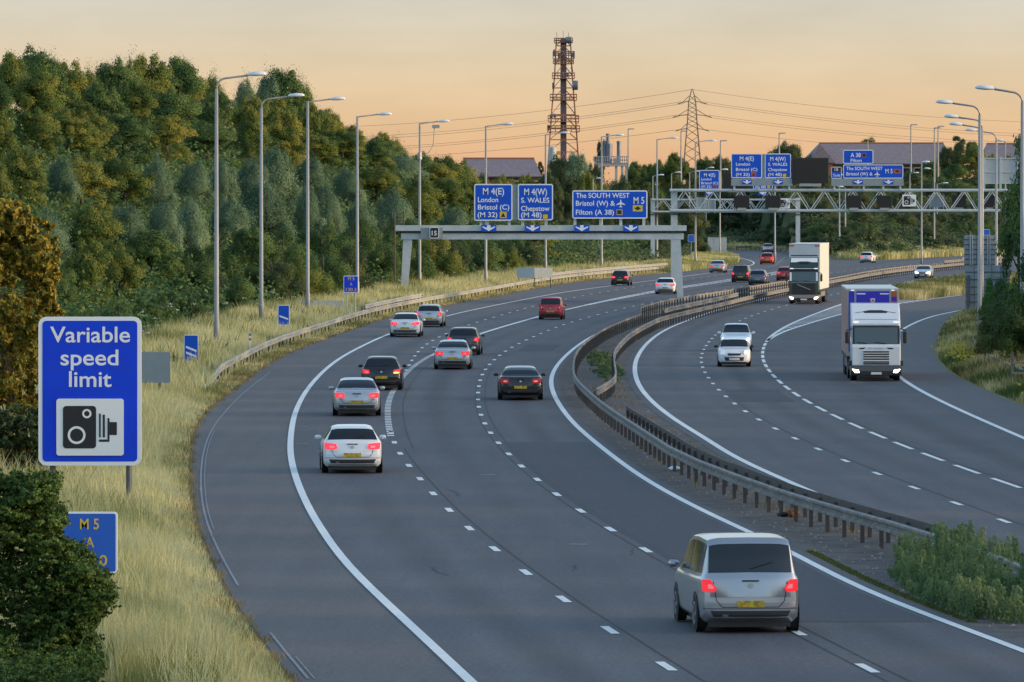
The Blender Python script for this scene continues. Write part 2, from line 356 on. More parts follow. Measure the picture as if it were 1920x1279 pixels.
strip('carriageway_patch', lambda y: LD(y) + .3, lambda y: LD(y) + 2.6, 246, 262, .0236, m_patch)
strip('carriageway_patch', lambda y: LC(y) + .6, lambda y: LC(y) + 2.6, 330, 346, .0236, m_patch)
def marks(name, c, w, segs, m=m_line, z=.030, off=0.0):
    vs, fs = [], []
    for ya, yb in segs:
        n = max(1, int((yb - ya) / 4)); ys = np.linspace(ya, yb, n + 1); b0 = len(vs)
        for y in ys:
            s = c.slope(y); q = math.hypot(1, s); x = float(c(y)) + off
            vs += [(x - w / 2 / q, y + s * w / 2 / q, z), (x + w / 2 / q, y - s * w / 2 / q, z)]
        fs += [(b0 + 2 * i, b0 + 2 * i + 1, b0 + 2 * i + 3, b0 + 2 * i + 2) for i in range(n)]
    o = link(name, np_mesh(name, np.array(vs), np.array(fs)), m); return tag(o, kind='structure')
def dashes(c, ya, yb, mark=2.0, period=9.0):
    w = c.walk(ya, yb, period); return [(y, y + mark) for y in w]
def seam(c, ya, yb, off, w=.045):
    return marks('road_seam', c, w, [(ya, yb)], m_seam, .026, off)
marks('edge_line', LE, .205, [(75, 950)])
marks('edge_line', RE, .20, [(75, 980)])
marks('edge_line', RI, .22, [(75, 950)])
marks('edge_line', RR, .22, [(75, 455)])
marks('edge_line', LX, .22, [(355, 700)])
marks('edge_line', LY, .22, [(356, 530)])
marks('shoulder_line', HS, .055, [(103, 114), (128, 290)], m_linew)
marks('shoulder_line', HS, .03, [(103, 108), (150, 215)], m_linew, off=.11)
yB0 = G(736.6, 828.4)[1]
marks('lane_dashes', LB_, .17, [(y - 1, y + 1) for y in LB_.walk(G(1248, 1251)[1] - 27, yB0 + 4, 9.0)])
yh0, yh1 = G(732, 819)[1], G(806, 668)[1]
marks('rib_marking', LB_, .24, [(y, y + .85) for y in np.arange(yh0, yh1, 1.7)], off=-.05)
marks('lane_line', LB_, .26, [(yh1, G(1101, 572.5)[1])])
ya, yb = G(1101, 572.5)[1], 770
wd = lambda y: .2 + 1.9 * (y - ya) / (yb - ya)
mk = lambda sgn: [None]
class Off:
    def __init__(s, c, f): s.c, s.f = c, f
    def __call__(s, y): return s.c(y) + s.f(y)
    def slope(s, y): return (s(y + 4) - s(y - 4)) / 8
marks('chevron_edge', Off(LB_, lambda y: -wd(y) / 2), .25, [(ya, yb)]); marks('chevron_edge', Off(LB_, lambda y: wd(y) / 2), .25, [(ya, yb)])
ch = MB()
for y in np.arange(ya + 25, yb, 5.0):
    w = wd(y) / 2; x = float(LB_(y)); s = float(LB_.slope(y))
    ch.quad((x - w, y - s * 0, .031), (x + w, y - 3, .031), (x + w, y - 1.2, .031), (x - w, y + 1.8, .031))
tag(ch.build('chevron_bars', m_line), kind='structure')
marks('lane_dashes', LA, .16, dashes(LA, G(762, 695)[1] - 1, 900))
marks('lane_dashes', LC, .17, [(y - 1, y + 1) for y in LC.walk(G(1625, 1255)[1] - 18, 850, 9.0)])
marks('lane_dashes', LD, .16, [(y - 1, y + 1) for y in LD.walk(G(1882, 978.5)[1] - 27, 760, 9.0)])
marks('hazard_dashes', LX, .17, [(y, y + 6) for y in LX.walk(118, G(1437, 640)[1] - 5, 9.0)])
ch = MB()
y0, y1 = 362, 436
for y in np.arange(y0, y1 + 70, 4.2):
    a, b = float(LX(y)) + .1, float(LY(y)) - .1
    if b - a > .15: ch.quad((a, y + .9, .031), (b, y - (b - a) * .9, .031), (b, y - (b - a) * .9 + 1.3, .031), (a, y + 2.2, .031))
tag(ch.build('chevron_bars', m_line), kind='structure')
for c, a, b, off in ((LB_, 75, 200, .25), (LC, 75, 300, .3), (LC, 75, 420, -.1), (LD, 75, 260, .22), (LX, 110, 250, .25)): seam(c, a, b, off)
seam(LB_, 200, 330, .55)
ck = MB(); cq = random.Random(4)
for _ in range(9):
    y = 100 * (320 / 100) ** cq.random(); c_ = cq.choice([LE, LB_, LC, LD, LX]); x = float(c_(y)) + cq.uniform(-.6, 3.0); ln = cq.uniform(1.5, 5)
    px_, py_ = x, y; sl = float(c_.slope(y))
    for k in range(6):
        nx_, ny_ = px_ + sl * ln / 6 + cq.uniform(-.10, .10), py_ + ln / 6; w = .018
        ck.quad((px_ - w, py_, .0262), (px_ + w, py_, .0262), (nx_ + w, ny_, .0262), (nx_ - w, ny_, .0262)); px_, py_ = nx_, ny_
tag(ck.build('road_cracks', m_seam), kind='structure')
# stop marks beside the edge line and a few scuffs on the lanes
sc = MB()
for x, y in ((915, 892), (1085, 1023), (560, 773), (566, 801), (566, 834)):
    g = G(x, y); sc.quad((g[0] - .22, g[1], .027), (g[0] + .22, g[1] - .1, .027), (g[0] + .22, g[1] + .22, .027), (g[0] - .22, g[1] + .3, .027))
tag(sc.build('road_scuff', m_linew), kind='structure')

# ------------------------------------------------------------------ materials for built things
m_galv = mat('galvanised_steel', (.33, .35, .36), .5, .35, var=.12, vs=5)
m_galvd = mat('weathered_steel', (.10, .092, .085), .7, .2, var=.3, vs=2.6, col2=(.29, .27, .25))
m_post = mat('post_steel', (.085, .075, .068), .7, .3, var=.25, vs=4)
m_grey = mat('grey_paint', (.36, .40, .42), .5, 0, var=.08, vs=2)
m_gantry = mat('gantry_paint', (.34, .40, .43), .5, 0, var=.22, vs=1.1, col2=(.47, .53, .56))
m_gdark = mat('gantry_dark', (.05, .06, .06), .8, var=.5, vs=4)  # near-black tone for the joint gap and bearing collars
m_white = mat('sign_white', (.74, .77, .80), .45)
m_blue = mat('sign_blue', (.003, .050, .66), .5, var=.10, vs=.9, spec=.25)
m_blueg = mat('gantry_sign_blue', (.004, .080, .56), .5, var=.08, vs=.9, spec=.25)
m_blue2 = mat('location_blue', (.012, .10, .50), .4, var=.06, vs=1.5)
m_yel = mat('sign_yellow', (.62, .44, .03), .5)
m_black = mat('matt_black', (.012, .012, .014), .55)
m_backing = mat('sign_backing', (.22, .27, .30), .5, var=.08, vs=2)
m_dpost = mat('dark_post', (.10, .11, .13), .5, .3, var=.2, vs=6)
m_rust = mat('orange_red', (.45, .09, .03), .5)
m_lampgrey = mat('lamp_column_steel', (.30, .295, .285), .55, .2, var=.14, vs=.8)
m_lens = mat('lamp_lens', (.62, .66, .70), .3)

# ------------------------------------------------------------------ safety barriers
def rail_profile(h=.31):
    return [(-.03, -h / 2), (.05, -h / 2 + .03), (.05, -h / 2 + .09), (-.02, -.03), (-.02, .03), (.05, h / 2 - .09), (.05, h / 2 - .03), (-.03, h / 2)]
def barrier(label, pts, side, tops, post_step=2.4, group='safety barriers along the motorway', mrail=None, near=95):
    """pts: ground points (x,y); tops: list per rail of function(i)->height of its centre or None; side +1/-1 faces rail to +/-x"""
    root = thing('guard_rail', label, 'guard rail', (pts[0][0], pts[0][1], 0), 0, group)
    P2 = [Vector((p[0], p[1])) for p in pts]; n = len(P2)
    for top in tops:
        seg = []; cur = []
        for i in range(n):
            if top(P2[i].y) is None:
                if len(cur) > 1: seg.append(cur)
                cur = []
            else: cur.append(i)
        if len(cur) > 1: seg.append(cur)
        for ids in seg:
            vs, fs = [], []; pr = rail_profile(); k = len(pr)
            for i in ids:
                t = (P2[min(i + 1, n - 1)] - P2[max(i - 1, 0)]).normalized(); nr = Vector((t.y, -t.x)) * side
                z = top(P2[i].y)
                base = float(terrain(P2[i].x, P2[i].y))
                for a, b in pr: q = P2[i] + nr * (a + .07); vs.append((q.x, q.y, base + z + b))
            m = len(ids)
            fs = [(i * k + j, i * k + (j + 1) % k, (i + 1) * k + (j + 1) % k, (i + 1) * k + j) for i in range(m - 1) for j in range(k)]
            fs += [tuple(range(k)), tuple((m - 1) * k + j for j in reversed(range(k)))]
            MB().add(vs, fs).build('rail', mrail or m_galvd, root)
    # posts
    acc = 0; spots = []
    for i in range(n - 1):
        d = (P2[i + 1] - P2[i]).length
        while acc < d: spots.append(P2[i] + (P2[i + 1] - P2[i]) * (acc / d)); acc += post_step
        acc -= d
    spots.sort(key=lambda p: p.y)
    proto = None; rest = MB()
    for j, p in enumerate(spots):
        hs = [t(p.y) for t in tops if t(p.y) is not None]
        h = (max(hs) if hs else .6) + .06; b = float(terrain(p.x, p.y))
        if j < near:
            if proto is None:
                proto = MB().box(p.x - .05, p.x + .05, p.y - .04, p.y + .04, b - .2, b + 1).build('post', m_post, root)
                me = proto.data
                for v in me.vertices:
                    v.co.x -= p.x - root.location.x; v.co.y -= p.y - root.location.y; v.co.z -= b
                proto.location = (p.x - root.location.x, p.y - root.location.y, b); proto.scale.z = h
            else:
                c = proto.copy(); COL.objects.link(c); c.parent = root
                c.location = (p.x - root.location.x, p.y - root.location.y, b); c.scale.z = h
        else: rest.box(p.x - .05, p.x + .05, p.y - .04, p.y + .04, b - .2, b + h)
    if rest.v: tag(rest.build('post', m_post, root), kind='stuff')
    return root
def resample(px, z, step=2.0, smooth=1):
    q = [G(x, y, z)[:2] for x, y in px]; out = []
    for _ in range(smooth):
        q2 = [q[0]]
        for a, b in zip(q[:-1], q[1:]):
            q2 += [(a[0] * .75 + b[0] * .25, a[1] * .75 + b[1] * .25), (a[0] * .25 + b[0] * .75, a[1] * .25 + b[1] * .75)]
        q = q2 + [q[-1]]
    for a, b in zip(q[:-1], q[1:]):
        n = max(1, int(math.hypot(b[0] - a[0], b[1] - a[1]) / step))
        out += [(a[0] + (b[0] - a[0]) * i / n, a[1] + (b[1] - a[1]) * i / n) for i in range(n)]
    return out + [q[-1]]
# left verge barrier: follows the road edge; ramps out of the ground at its near end
yr0 = 262.0
ys = np.arange(yr0, 712, 3.0)
offL = lambda y: np.interp(y, [250, 300, 420, 600, 712], [1.5, 1.15, 1.2, 1.3, 1.4])
barrier('weathered steel barrier on the left grass verge, starting beside the hard shoulder', [(float(XE(y)) - float(offL(y)), float(y)) for y in ys], 1,
        [lambda y: .56 * min(1, (y - yr0) / 14) + .0, lambda y: (.92 if (415 < y < 470 or y > 585) else None)], 3.2, mrail=mat('pale_rail', (.26, .25, .235), .6, .2, var=.3, vs=2.0, col2=(.42, .41, .39)))
# central barriers
topA = .62
LBpx = [(1990, 1090), (1920, 1059), (1869, 1039), (1722, 989.5), (1556, 944), (1437, 908), (1279, 849), (1207, 803), (1140, 760), (1106, 732), (1085, 711.6), (1078, 696), (1079, 672.5), (1084.5, 657), (1095, 644), (1110, 632), (1134, 616), (1165, 602), (1201, 589), (1240, 577), (1290, 567), (1350, 558), (1408, 547.5), (1476, 536), (1560, 521.5), (1640, 506), (1720, 496.5), (1810, 489.5), (1880, 485)]
yj = G(1201, 589, .75)[1]
barrier('dark steel barrier in the central reserve nearest the departing traffic, with close posts', resample(LBpx, .75), -1,
        [lambda y: .6, lambda y: 1.08 if (yj < y < 560 or 760 < y < 900) else None], 2.4, mrail=m_galvd, near=99)
RBpx = [(1115, 729), (1134, 718), (1149, 708), (1152, 697.5), (1149, 679), (1148, 663), (1152.5, 652), (1162, 640), (1177.5, 625.6), (1196, 614), (1220, 602), (1240, 593), (1319, 575), (1354, 567), (1411, 553), (1476, 540), (1560, 525.5), (1650, 509), (1751, 498), (1808, 492.5), (1880, 488)]
yk, yk2 = G(1240, 593, .75)[1], G(1352, 560, .75)[1]
barrier('pale topped barrier curving round the weedy gap in the central reserve', resample(RBpx, .75), 1,
        [lambda y: .6, lambda y: 1.08 if (yk < y < yk2 or 720 < y < 870) else None], 2.4, near=99)
# second rail behind the near barrier (the pair is back to back near the camera)
LB2 = [(x + .62, y) for x, y in resample(LBpx[:9], .75)]
barrier('darker back rail behind the near central barrier, facing oncoming traffic', LB2, 1, [lambda y: .58], 2.4, mrail=m_post, near=60)
# far verge barrier on the main carriageway and along the slip road
fb = [G(x, y, .7)[:2] for x, y in ((1640, 479.6), (1700, 475.5), (1760, 472), (1808, 468.6), (1870, 464.5))]
barrier('thin pale barrier on the far grass bank beyond the lorries', fb, -1, [lambda y: .6], 4)
fb = [G(x, y, .7)[:2] for x, y in ((1381, 462.5), (1410, 461.5), (1440, 462), (1475, 464))]
barrier('short distant barrier across the end of the slip road', fb, -1, [lambda y: .6], 4)
# right verge low rail
rb = [(float(REDGE(y)) + 2.2, float(y)) for y in np.arange(205, 345, 4.0)]
barrier('low grey barrier half buried in weeds on the right verge', rb, -1, [lambda y: .5], 3.2)

# ------------------------------------------------------------------ lamp columns
def lamp(label, x, y, h, arm, dirx, curved=True, group='tall lamp columns', z=None, scale=1.0, cctv=False):
    b = float(terrain(x, y)) if z is None else z
    t = thing('lamp_post', label, 'lamp post', (x, y, b - .15), 0, group)
    k = scale; B = b - .15; T = b + h
    MB().tube([(x, y, B), (x, y, b + 1.6), (x, y, b + 1.65), (x, y, T - (.6 if curved else 0))], [.17 * k, .16 * k, .13 * k, .085 * k], 10).build('column', m_lampgrey, t, smooth=True)
    if curved:
        pts = [(x, y, T - .6)] + [(x + dirx * (1 - math.cos(q)) * .55, y, T - .6 + math.sin(q) * .55) for q in np.linspace(.2, 1.45, 7)] + [(x + dirx * (arm - .9), y, T + .10)]
    else: pts = [(x, y, T - .12), (x + dirx * .08, y, T - .05), (x + dirx * (arm - .9), y, T + .16)]
    MB().tube(pts, .055 * k, 8).build('arm', m_lampgrey, t, smooth=True)
    hx = x + dirx * (arm - .95); L_ = 1.05; z0 = T + .12
    hd = MB()
    prof = [(0, .08, .08), (.12, .16, .14), (.5, .21, .19), (.85, .19, .15), (1.0, .09, .06)]
    vs = []; n = 10
    for u, w, hh in prof:
        for j in range(n):
            q = 2 * math.pi * j / n
            zz = math.sin(q) * hh; zz = zz if zz > 0 else zz * .45
            vs.append((hx + dirx * u * L_, y + math.cos(q) * w, z0 + zz + u * .05))
    fs = [(i * n + j, i * n + (j + 1) % n, (i + 1) * n + (j + 1) % n, (i + 1) * n + j) for i in range(len(prof) - 1) for j in range(n)] + [tuple(range(n)), tuple((len(prof) - 1) * n + j for j in range(n))]
    hd.add(vs, fs); head = hd.build('lamp_head', m_lens, t, smooth=True)
    if cctv:
        MB().tube([(x, y, T - 3.2), (x, y, T - 2.6)], .2, 10).build('collar', m_galv, t)
        MB().tube([(x + .15, y - .1, T - 2.9), (x + .8, y - .1, T - 2.6), (x + 1.2, y - .1, T - 1.9), (x + 1.3, y - .1, T - .4)], .04, 6).build('camera_bracket', m_galv, t)
        MB().box(x + 1.1, x + 1.75, y - .2, y + .05, T - .45, T - .15).build('camera', m_galv, t)
    return t
def lampw(px, ytop, ybase, h=15.0):
    s = (ybase - ytop) / h; d = F / s; return (px - CX) * d / F, d, CH - (ybase - HY) / s
LL = [(406, 145, 665, 1, 'tallest lamp column, leftmost on the left verge, with a curved arm', 90),
      (490, 184, 624, 1, 'second lamp column from the left on the verge, with a curved arm', 78),
      (577, 190, 596, 0, 'third lamp column from the left, beside the grey roadside box', 68),
      (670, 218, 575, 0, 'fourth lamp column from the left, behind the small blue location sign', 62),
      (787, 231, 549, 0, 'lamp column with a camera bracket, behind the left leg of the portal gantry', 54),
      (911, 236, 537, 0, 'lamp column rising behind the M4(E) sign on the portal gantry', 49),
      (1023, 252, 513, 0, 'lamp column rising behind the M4(W) sign on the portal gantry', 44),
      (1128, 256, 503, 0, 'lamp column in front of the rooftop flue stacks', 40),
      (1232, 261, 483, 0, 'lamp column just right of the long South West sign', 38),
      (1304, 266, 488, 0, 'lamp column in front of the electricity pylon', 37)]
for px, yt, yb_, cu, lab, arm in LL:
    x, y, z = lampw(px, yt, yb_); z = min(max(z, -.2), float(terrain(x, y)) + .3)
    z = float(terrain(x, y)); h = CH + (HY - yt) * y / F - z
    lamp(lab, x, y, h, arm * y / F, 1, bool(cu), 'lamp columns along the left verge', cctv='camera' in lab)
RL = [(1837, 197, 640, 79, 'nearest full lamp column on the right verge, in front of the sign back'),
      (1917, 171, 677, 85, 'lamp column at the right edge of the photo, among dark bushes'),
      (1841, 223, 603, 68, 'second lamp column behind the nearest right-hand one, slightly lower arm'),
      (1842, 237, 585, 60, 'third lamp column behind the nearest right-hand one, lowest of the three arms'),
      (1868, 248, 566, 56, 'slender lamp column passing in front of the grey gantry sign backs'),]
for px, yt, yb_, arm, lab in RL:
    d = F * CH / (yb_ - HY); x = (px - CX) * d / F; z = float(terrain(x, d)) if px < 1900 else .8; h = CH + (HY - yt) * d / F - z
    lamp(lab, x, d, h, arm * d / F, -1, True, 'lamp columns along the right verge', z=z)
FL = [(1224, 330, 1000, 1, 20), (1259, 325, 1050, 1, 17), (1293, 323, 1080, 1, 20), (1350, 320, 900, 1, 14), (1324, 316, 1100, 1, 14), (1440, 352, 1150, 1, 16),
      (1728, 306, 800, 1, 14), (1752, 318, 930, -1, 18), (1706, 352, 1150, 1, 16), (1757, 345, 1080, 1, 20), (1885, 266, 700, -1, 16), (1453, 300, 820, 1, 16), (1574, 330, 900, 1, 12), (1585, 352, 960, -1, 14), (1112, 336, 1050, 1, 16)]
tell = ['left of the truss gantry end', 'above the truss gantry column', 'left of the far blue sign', 'right of the far blue sign', 'behind the far blue sign', 'below the M4(E) gantry sign', 'in front of the far grass bank', 'level with the camera sign', 'right of the camera sign', 'beneath the brick building', 'at the far right edge', 'behind the M4(W) gantry sign', 'behind the black message board', 'behind the junction number board', 'left of the South West sign']
for (px, yt, d, dr, arm), w in zip(FL, tell):
    x = (px - CX) * d / F; z = float(terrain(x, d)); h = CH + (HY - yt) * d / F - z
    if h < 4: h = 6
    lamp('small distant lamp column ' + w, x, d, h, arm * d / F, dr, False, 'distant lamp columns by the junction', scale=.9)
for px, yt, d, w in ((1178, 242, 1300, 'right of the flue stacks'), (1277, 246, 1250, 'beside the pylon'), (1351, 264, 1250, 'right of the pylon'), (1461, 250, 1250, 'above the M4(W) gantry sign'), (1708, 234, 1250, 'leftmost against the long roof'), (1752, 240, 1250, 'paired left of the orange lit mast'), (1759, 237, 1300, 'rightmost of the pair, against the roof'), (1627, 262, 1280, 'above the A38 sign')):
    x = (px - CX) * d / F; z = float(terrain(x, d)); h = CH + (HY - yt) * d / F - z
    t = thing('floodlight_mast', 'slim distant mast ' + w, 'mast', (x, d, z), 0, 'slim masts on the skyline')
    MB().tube([(x, d, z - .3), (x, d, z + h)], [.22, .12], 8).build('mast', m_lampgrey, t)
    MB().box(x, x + 1.3, d - .3, d + .3, z + h - .1, z + h + .12).build('floodlight', m_galv, t)

# ------------------------------------------------------------------ signs
def px_rect(r, d):
    x0, y0, x1, y1 = r; a = P(x0, y1, d); b = P(x1, y0, d); return a[0], b[0], a[2], b[2]
def sym(root, kind, r, d, y):
    x0, x1, z0, z1 = px_rect(r, d); cx, cz = (x0 + x1) / 2, (z0 + z1) / 2; w, h = x1 - x0, z1 - z0
    if kind == 'plane':
        pl = [(0, .5), (.06, .42), (.07, .15), (.5, -.12), (.5, -.22), (.07, -.1), (.05, -.33), (.18, -.44), (.18, -.5), (0, -.45)]
        pl = [(-a, b) for a, b in reversed(pl[1:-1])] + pl if False else pl + [(-a, b) for a, b in reversed(pl[1:-1])]
        m = MB(); pts = [(cx + a * w, cz + b * h) for a, b in pl]; pts.reverse(); m.prism(pts, y - .003, y + .003); return m.build('aeroplane_symbol', m_white, root)
    bgm, fgm = {'tri': (m_yel, m_black), 'sqy': (m_black, m_yel), 'sqb': (m_yel, m_black), 'dia': (m_yel, m_black), 'trir': (m_rust, m_black), 'diar': (m_rust, m_black), 'sqr': (m_rust, m_black)}[kind]
    b = MB().prism([(x0, z0), (x1, z0), (x1, z1), (x0, z1)], y - .003, y + .003).build('diversion_symbol', bgm, root)
    k = .34
    if kind.startswith('tri'): pl = [(cx - w * k, cz - h * k), (cx + w * k, cz - h * k), (cx, cz + h * k)]
    elif kind.startswith('dia'): pl = [(cx - w * k, cz), (cx, cz - h * k), (cx + w * k, cz), (cx, cz + h * k)]
    else: k = .38 if kind != 'sqy' else .25; pl = [(cx - w * k, cz - h * k), (cx + w * k, cz - h * k), (cx + w * k, cz + h * k), (cx - w * k, cz + h * k)]
    if kind == 'sqy':
        MB().prism([(cx - w * .4, cz - h * .4), (cx + w * .4, cz - h * .4), (cx + w * .4, cz + h * .4), (cx - w * .4, cz + h * .4)], y - .007, y - .004).build('diversion_shape', m_yel, b)
    else: MB().prism(pl, y - .007, y - .004).build('diversion_shape', fgm, b)
def arrow(root, x, y, w, h, d, yy, pad=True):
    x0, x1, z0, z1 = px_rect((x - w / 2, y - h / 2, x + w / 2, y + h / 2), d); cx = (x0 + x1) / 2; W_, H_ = x1 - x0, z1 - z0
    b = MB().prism([(x0, z0), (x1, z0), (x1, z1), (x0, z1)], yy - .01, yy + .03).build('arrow_plate', m_blueg, root)
    pl = [(0, .06), (.42, .62), (.42, .8), (.12, .55), (.12, .95), (-.12, .95), (-.12, .55), (-.42, .8), (-.42, .62)]
    MB().prism([(cx + a * W_, z0 + q * H_) for a, q in pl], yy - .018, yy - .012).build('arrow', m_white, b)
def sign(name, label, cat, r, d, texts, symbols=(), arrows=(), face=None, tmat=None, posts=None, border=2.0, rad=4, group=None, root=None, pm=None, base=None, depth=.08):
    x0, x1, z0, z1 = px_rect(r, d); s = d / F
    t = root or thing(name, label, cat, ((x0 + x1) / 2, d, z0 if base is None else base), 0, group)
    MB().prism(rrect(x0, x1, z0, z1, rad * s), d, d + depth).build('panel', m_white, t)
    bw = border * s
    MB().prism(rrect(x0 + bw, x1 - bw, z0 + bw, z1 - bw, max(.01, (rad - border) * s)), d - .006, d - .001).build('face', face or m_blueg, t)
    for st, a, b, base_, cap in texts:
        mb = MB(); g0, g1 = P(a, base_, d), P(b, base_, d); put_text(mb, st, g0[0], g1[0], g0[2], cap * s, d - .010); mb.build('lettering', tmat or m_white, t)
    for k, rr in symbols: sym(t, k, rr, d, d - .012)
    for a in arrows: arrow(t, *a, d, d - .01)
    for q in posts or (): # (px, ybottom px or None, radius)
        xx = P(q[0], 0, d)[0]; zb = P(0, q[1], d)[2] if q[1] else float(terrain(xx, d)) - .2
        MB().tube([(xx, d + .12 + q[2], zb), (xx, d + .12 + q[2], z0 + (z1 - z0) * (.9 if q[1] is None else .5))], q[2], 10).build('post', pm or m_grey, t)
    return t

# variable speed limit sign
d = 158.0; s = d / F
VS = sign('speed_sign', 'large blue Variable speed limit sign with a camera symbol, on two posts in grass', 'road sign', (72, 594, 265, 873), d,
     [('Variable', 94, 243.7, 641.5, 29), ('speed', 113.6, 222, 684.5, 29), ('limit', 129.4, 209, 725, 29)], posts=[(98, None, .08), (241, None, .08)], border=7.5, rad=15, pm=m_dpost, base=0, face=m_blue)
xa, xb, za, zb = px_rect((80, 602, 257, 865), 158.0)
for v in (.155, .33, .50, .665, .83):
    MB().box(xa, xb, 157.9925, 157.9938, za + (zb - za) * v - .006, za + (zb - za) * v + .006).build('panel_seam', mat('seam_blue', (.006, .03, .42), .5), VS)
def camera_symbol(root, r, d, y, f=None):
    "white plate with the black bellows camera; r is the plate in photo pixels"
    x0, x1, z0, z1 = px_rect(r, d); W_, H_ = x1 - x0, z1 - z0
    X = lambda u: x0 + u * W_; Z = lambda v: z1 - v * H_
    pl = MB().prism(rrect(x0, x1, z0, z1, .04 * W_), y, y + .03).build('camera_plate', m_white, root)
    c = MB(); yy0, yy1 = y - .008, y - .002
    c.prism(rrect(X(.098), X(.591), Z(.874), Z(.126), .05 * W_), yy0, yy1)
    def rc(a, b, e_, g): c.prism([(X(a), Z(g)), (X(b), Z(g)), (X(b), Z(e_)), (X(a), Z(e_))], yy0, yy1)
    rc(.635, .660, .26, .68); rc(.690, .722, .28, .68); rc(.760, .790, .34, .757); rc(.635, .758, .716, .757); rc(.792, .90, .41, .637)
    cs = c.build('camera_pictogram', m_black, pl)
    g = MB(); g.ring(X(.453), Z(.262), .069 * W_, .040 * W_, y - .014, y - .010); g.ring(X(.301), Z(.640), .133 * W_, .098 * W_, y - .014, y - .010)
    g.build('lens_rings', m_white, pl)
camera_symbol(VS, (106, 747.6, 232, 854.2), d, d - .045)
# driver location signs
sign('location_sign', 'blue driver location sign with yellow letters half hidden by the near bush', 'road sign', (116, 960, 220, 1075), 112.0,
     [('M 5', 150, 185.5, 992, 19.5), ('A', 161, 176.5, 1026, 19), ('130.0', 137, 201, 1060, 19)], face=m_blue2, tmat=m_yel, posts=[(135, None, .04), (203, None, .04)], border=3.2, rad=7, pm=m_grey, base=0)
sign('location_sign', 'small blue driver location sign with yellow letters beside a lamp column', 'road sign', (644, 517, 672, 549), 417.0,
     [('M 5', 652.5, 664.5, 525.5, 6), ('A', 656.5, 660.5, 535.5, 6), ('130.3', 648.5, 668, 546, 6)], face=m_blue, tmat=m_yel, posts=[(650, None, .04), (666, None, .04)], border=1.2, rad=3, base=0.3)
def countdown(label, r, d, bars, bar_z):
    x0, x1, z0, z1 = px_rect(r, d)
    t = sign('countdown_marker', label, 'road sign', r, d, [], posts=[((r[0] + r[2]) / 2, None, .045)], border=1.2, rad=3, base=0, group='countdown markers on the left verge')
    m = MB(); w = x1 - x0; h = z1 - z0
    for v in bar_z[:bars]:
        m.prism([(x0 + w * .14, z0 + h * (v + .14)), (x0 + w * .14, z0 + h * (v + .06)), (x0 + w * .88, z0 + h * (v - .10)), (x0 + w * .88, z0 + h * (v - .02))], d - .014, d - .008)
    m.build('countdown_bars', m_white, t)
countdown('blue countdown marker with two white bars, on the left verge', (345, 628, 372, 678), 290.0, 2, (.45, .24))
countdown('blue countdown marker with one white bar, sunk in tall grass', (521, 572, 543, 610), 360.0, 1, (.36,))
# small blue signs far off
sign('marker_sign', 'tiny blue sign on a post right of the portal gantry', 'road sign', (1290, 440, 1302, 454), 760.0, [], face=m_blue2, posts=[(1296, None, .05)], border=.5, rad=1.5, base=1)
sign('marker_sign', 'tiny blue sign above the big grey sign back', 'road sign', (1844, 430, 1856, 441), 880.0, [], face=m_blue2, posts=[(1850, None, .06)], border=.5, rad=1.5, base=1)
# grey sign back behind the speed sign
x0, x1, z0, z1 = px_rect((262, 660, 319, 718), 246.0)
t = thing('road_sign', 'blank grey sign back on one post just right of the speed camera sign', 'road sign', (x1, 246, 0))
MB().prism(rrect(x0, x1, z0, z1, .04), 246, 246.04).build('panel', m_backing, t); xx = P(299, 0, 246)[0]
MB().tube([(xx, 246.1, -.2), (xx, 246.1, z1 - .1)], .045, 8).build('post', m_post, t)
# warning triangle far off
d = 1050.0; x, _, z = P(1659, 441, d)
t = thing('warning_sign', 'tiny red bordered triangular warning sign in the far bushes', 'road sign', (x, d, z - 3))
MB().prism([(x - .75, z - .6), (x + .75, z - .6), (x, z + .7)], d, d + .05).build('panel', mat('sign_red', (.5, .03, .03), .5), t)
MB().prism([(x - .45, z - .42), (x + .45, z - .42), (x, z + .36)], d - .02, d - .005).build('face', m_white, t)
MB().tube([(x, d + .1, z - 3), (x, d + .1, z + .3)], .06, 8).build('post', m_grey, t)

def grey_sign_board(label, cat, r, d):
    x0, x1, z0, z1 = px_rect(r, d)
    t = thing('sign_board', label, cat, ((x0 + x1) / 2, d, z0))
    MB().prism([(x0, z0), (x1, z0), (x1, z1), (x0, z1)], d, d + .08).build('panel', m_backing, t)
    m = MB(); n = max(2, int((x1 - x0) / 1.2) + 1)
    for i in range(n): xx = x0 + .1 + (x1 - x0 - .2) * i / (n - 1); m.box(xx - .04, xx + .04, d - .06, d - .002, z0 - .25, z1)
    m.build('frame', m_gantry, t); return t
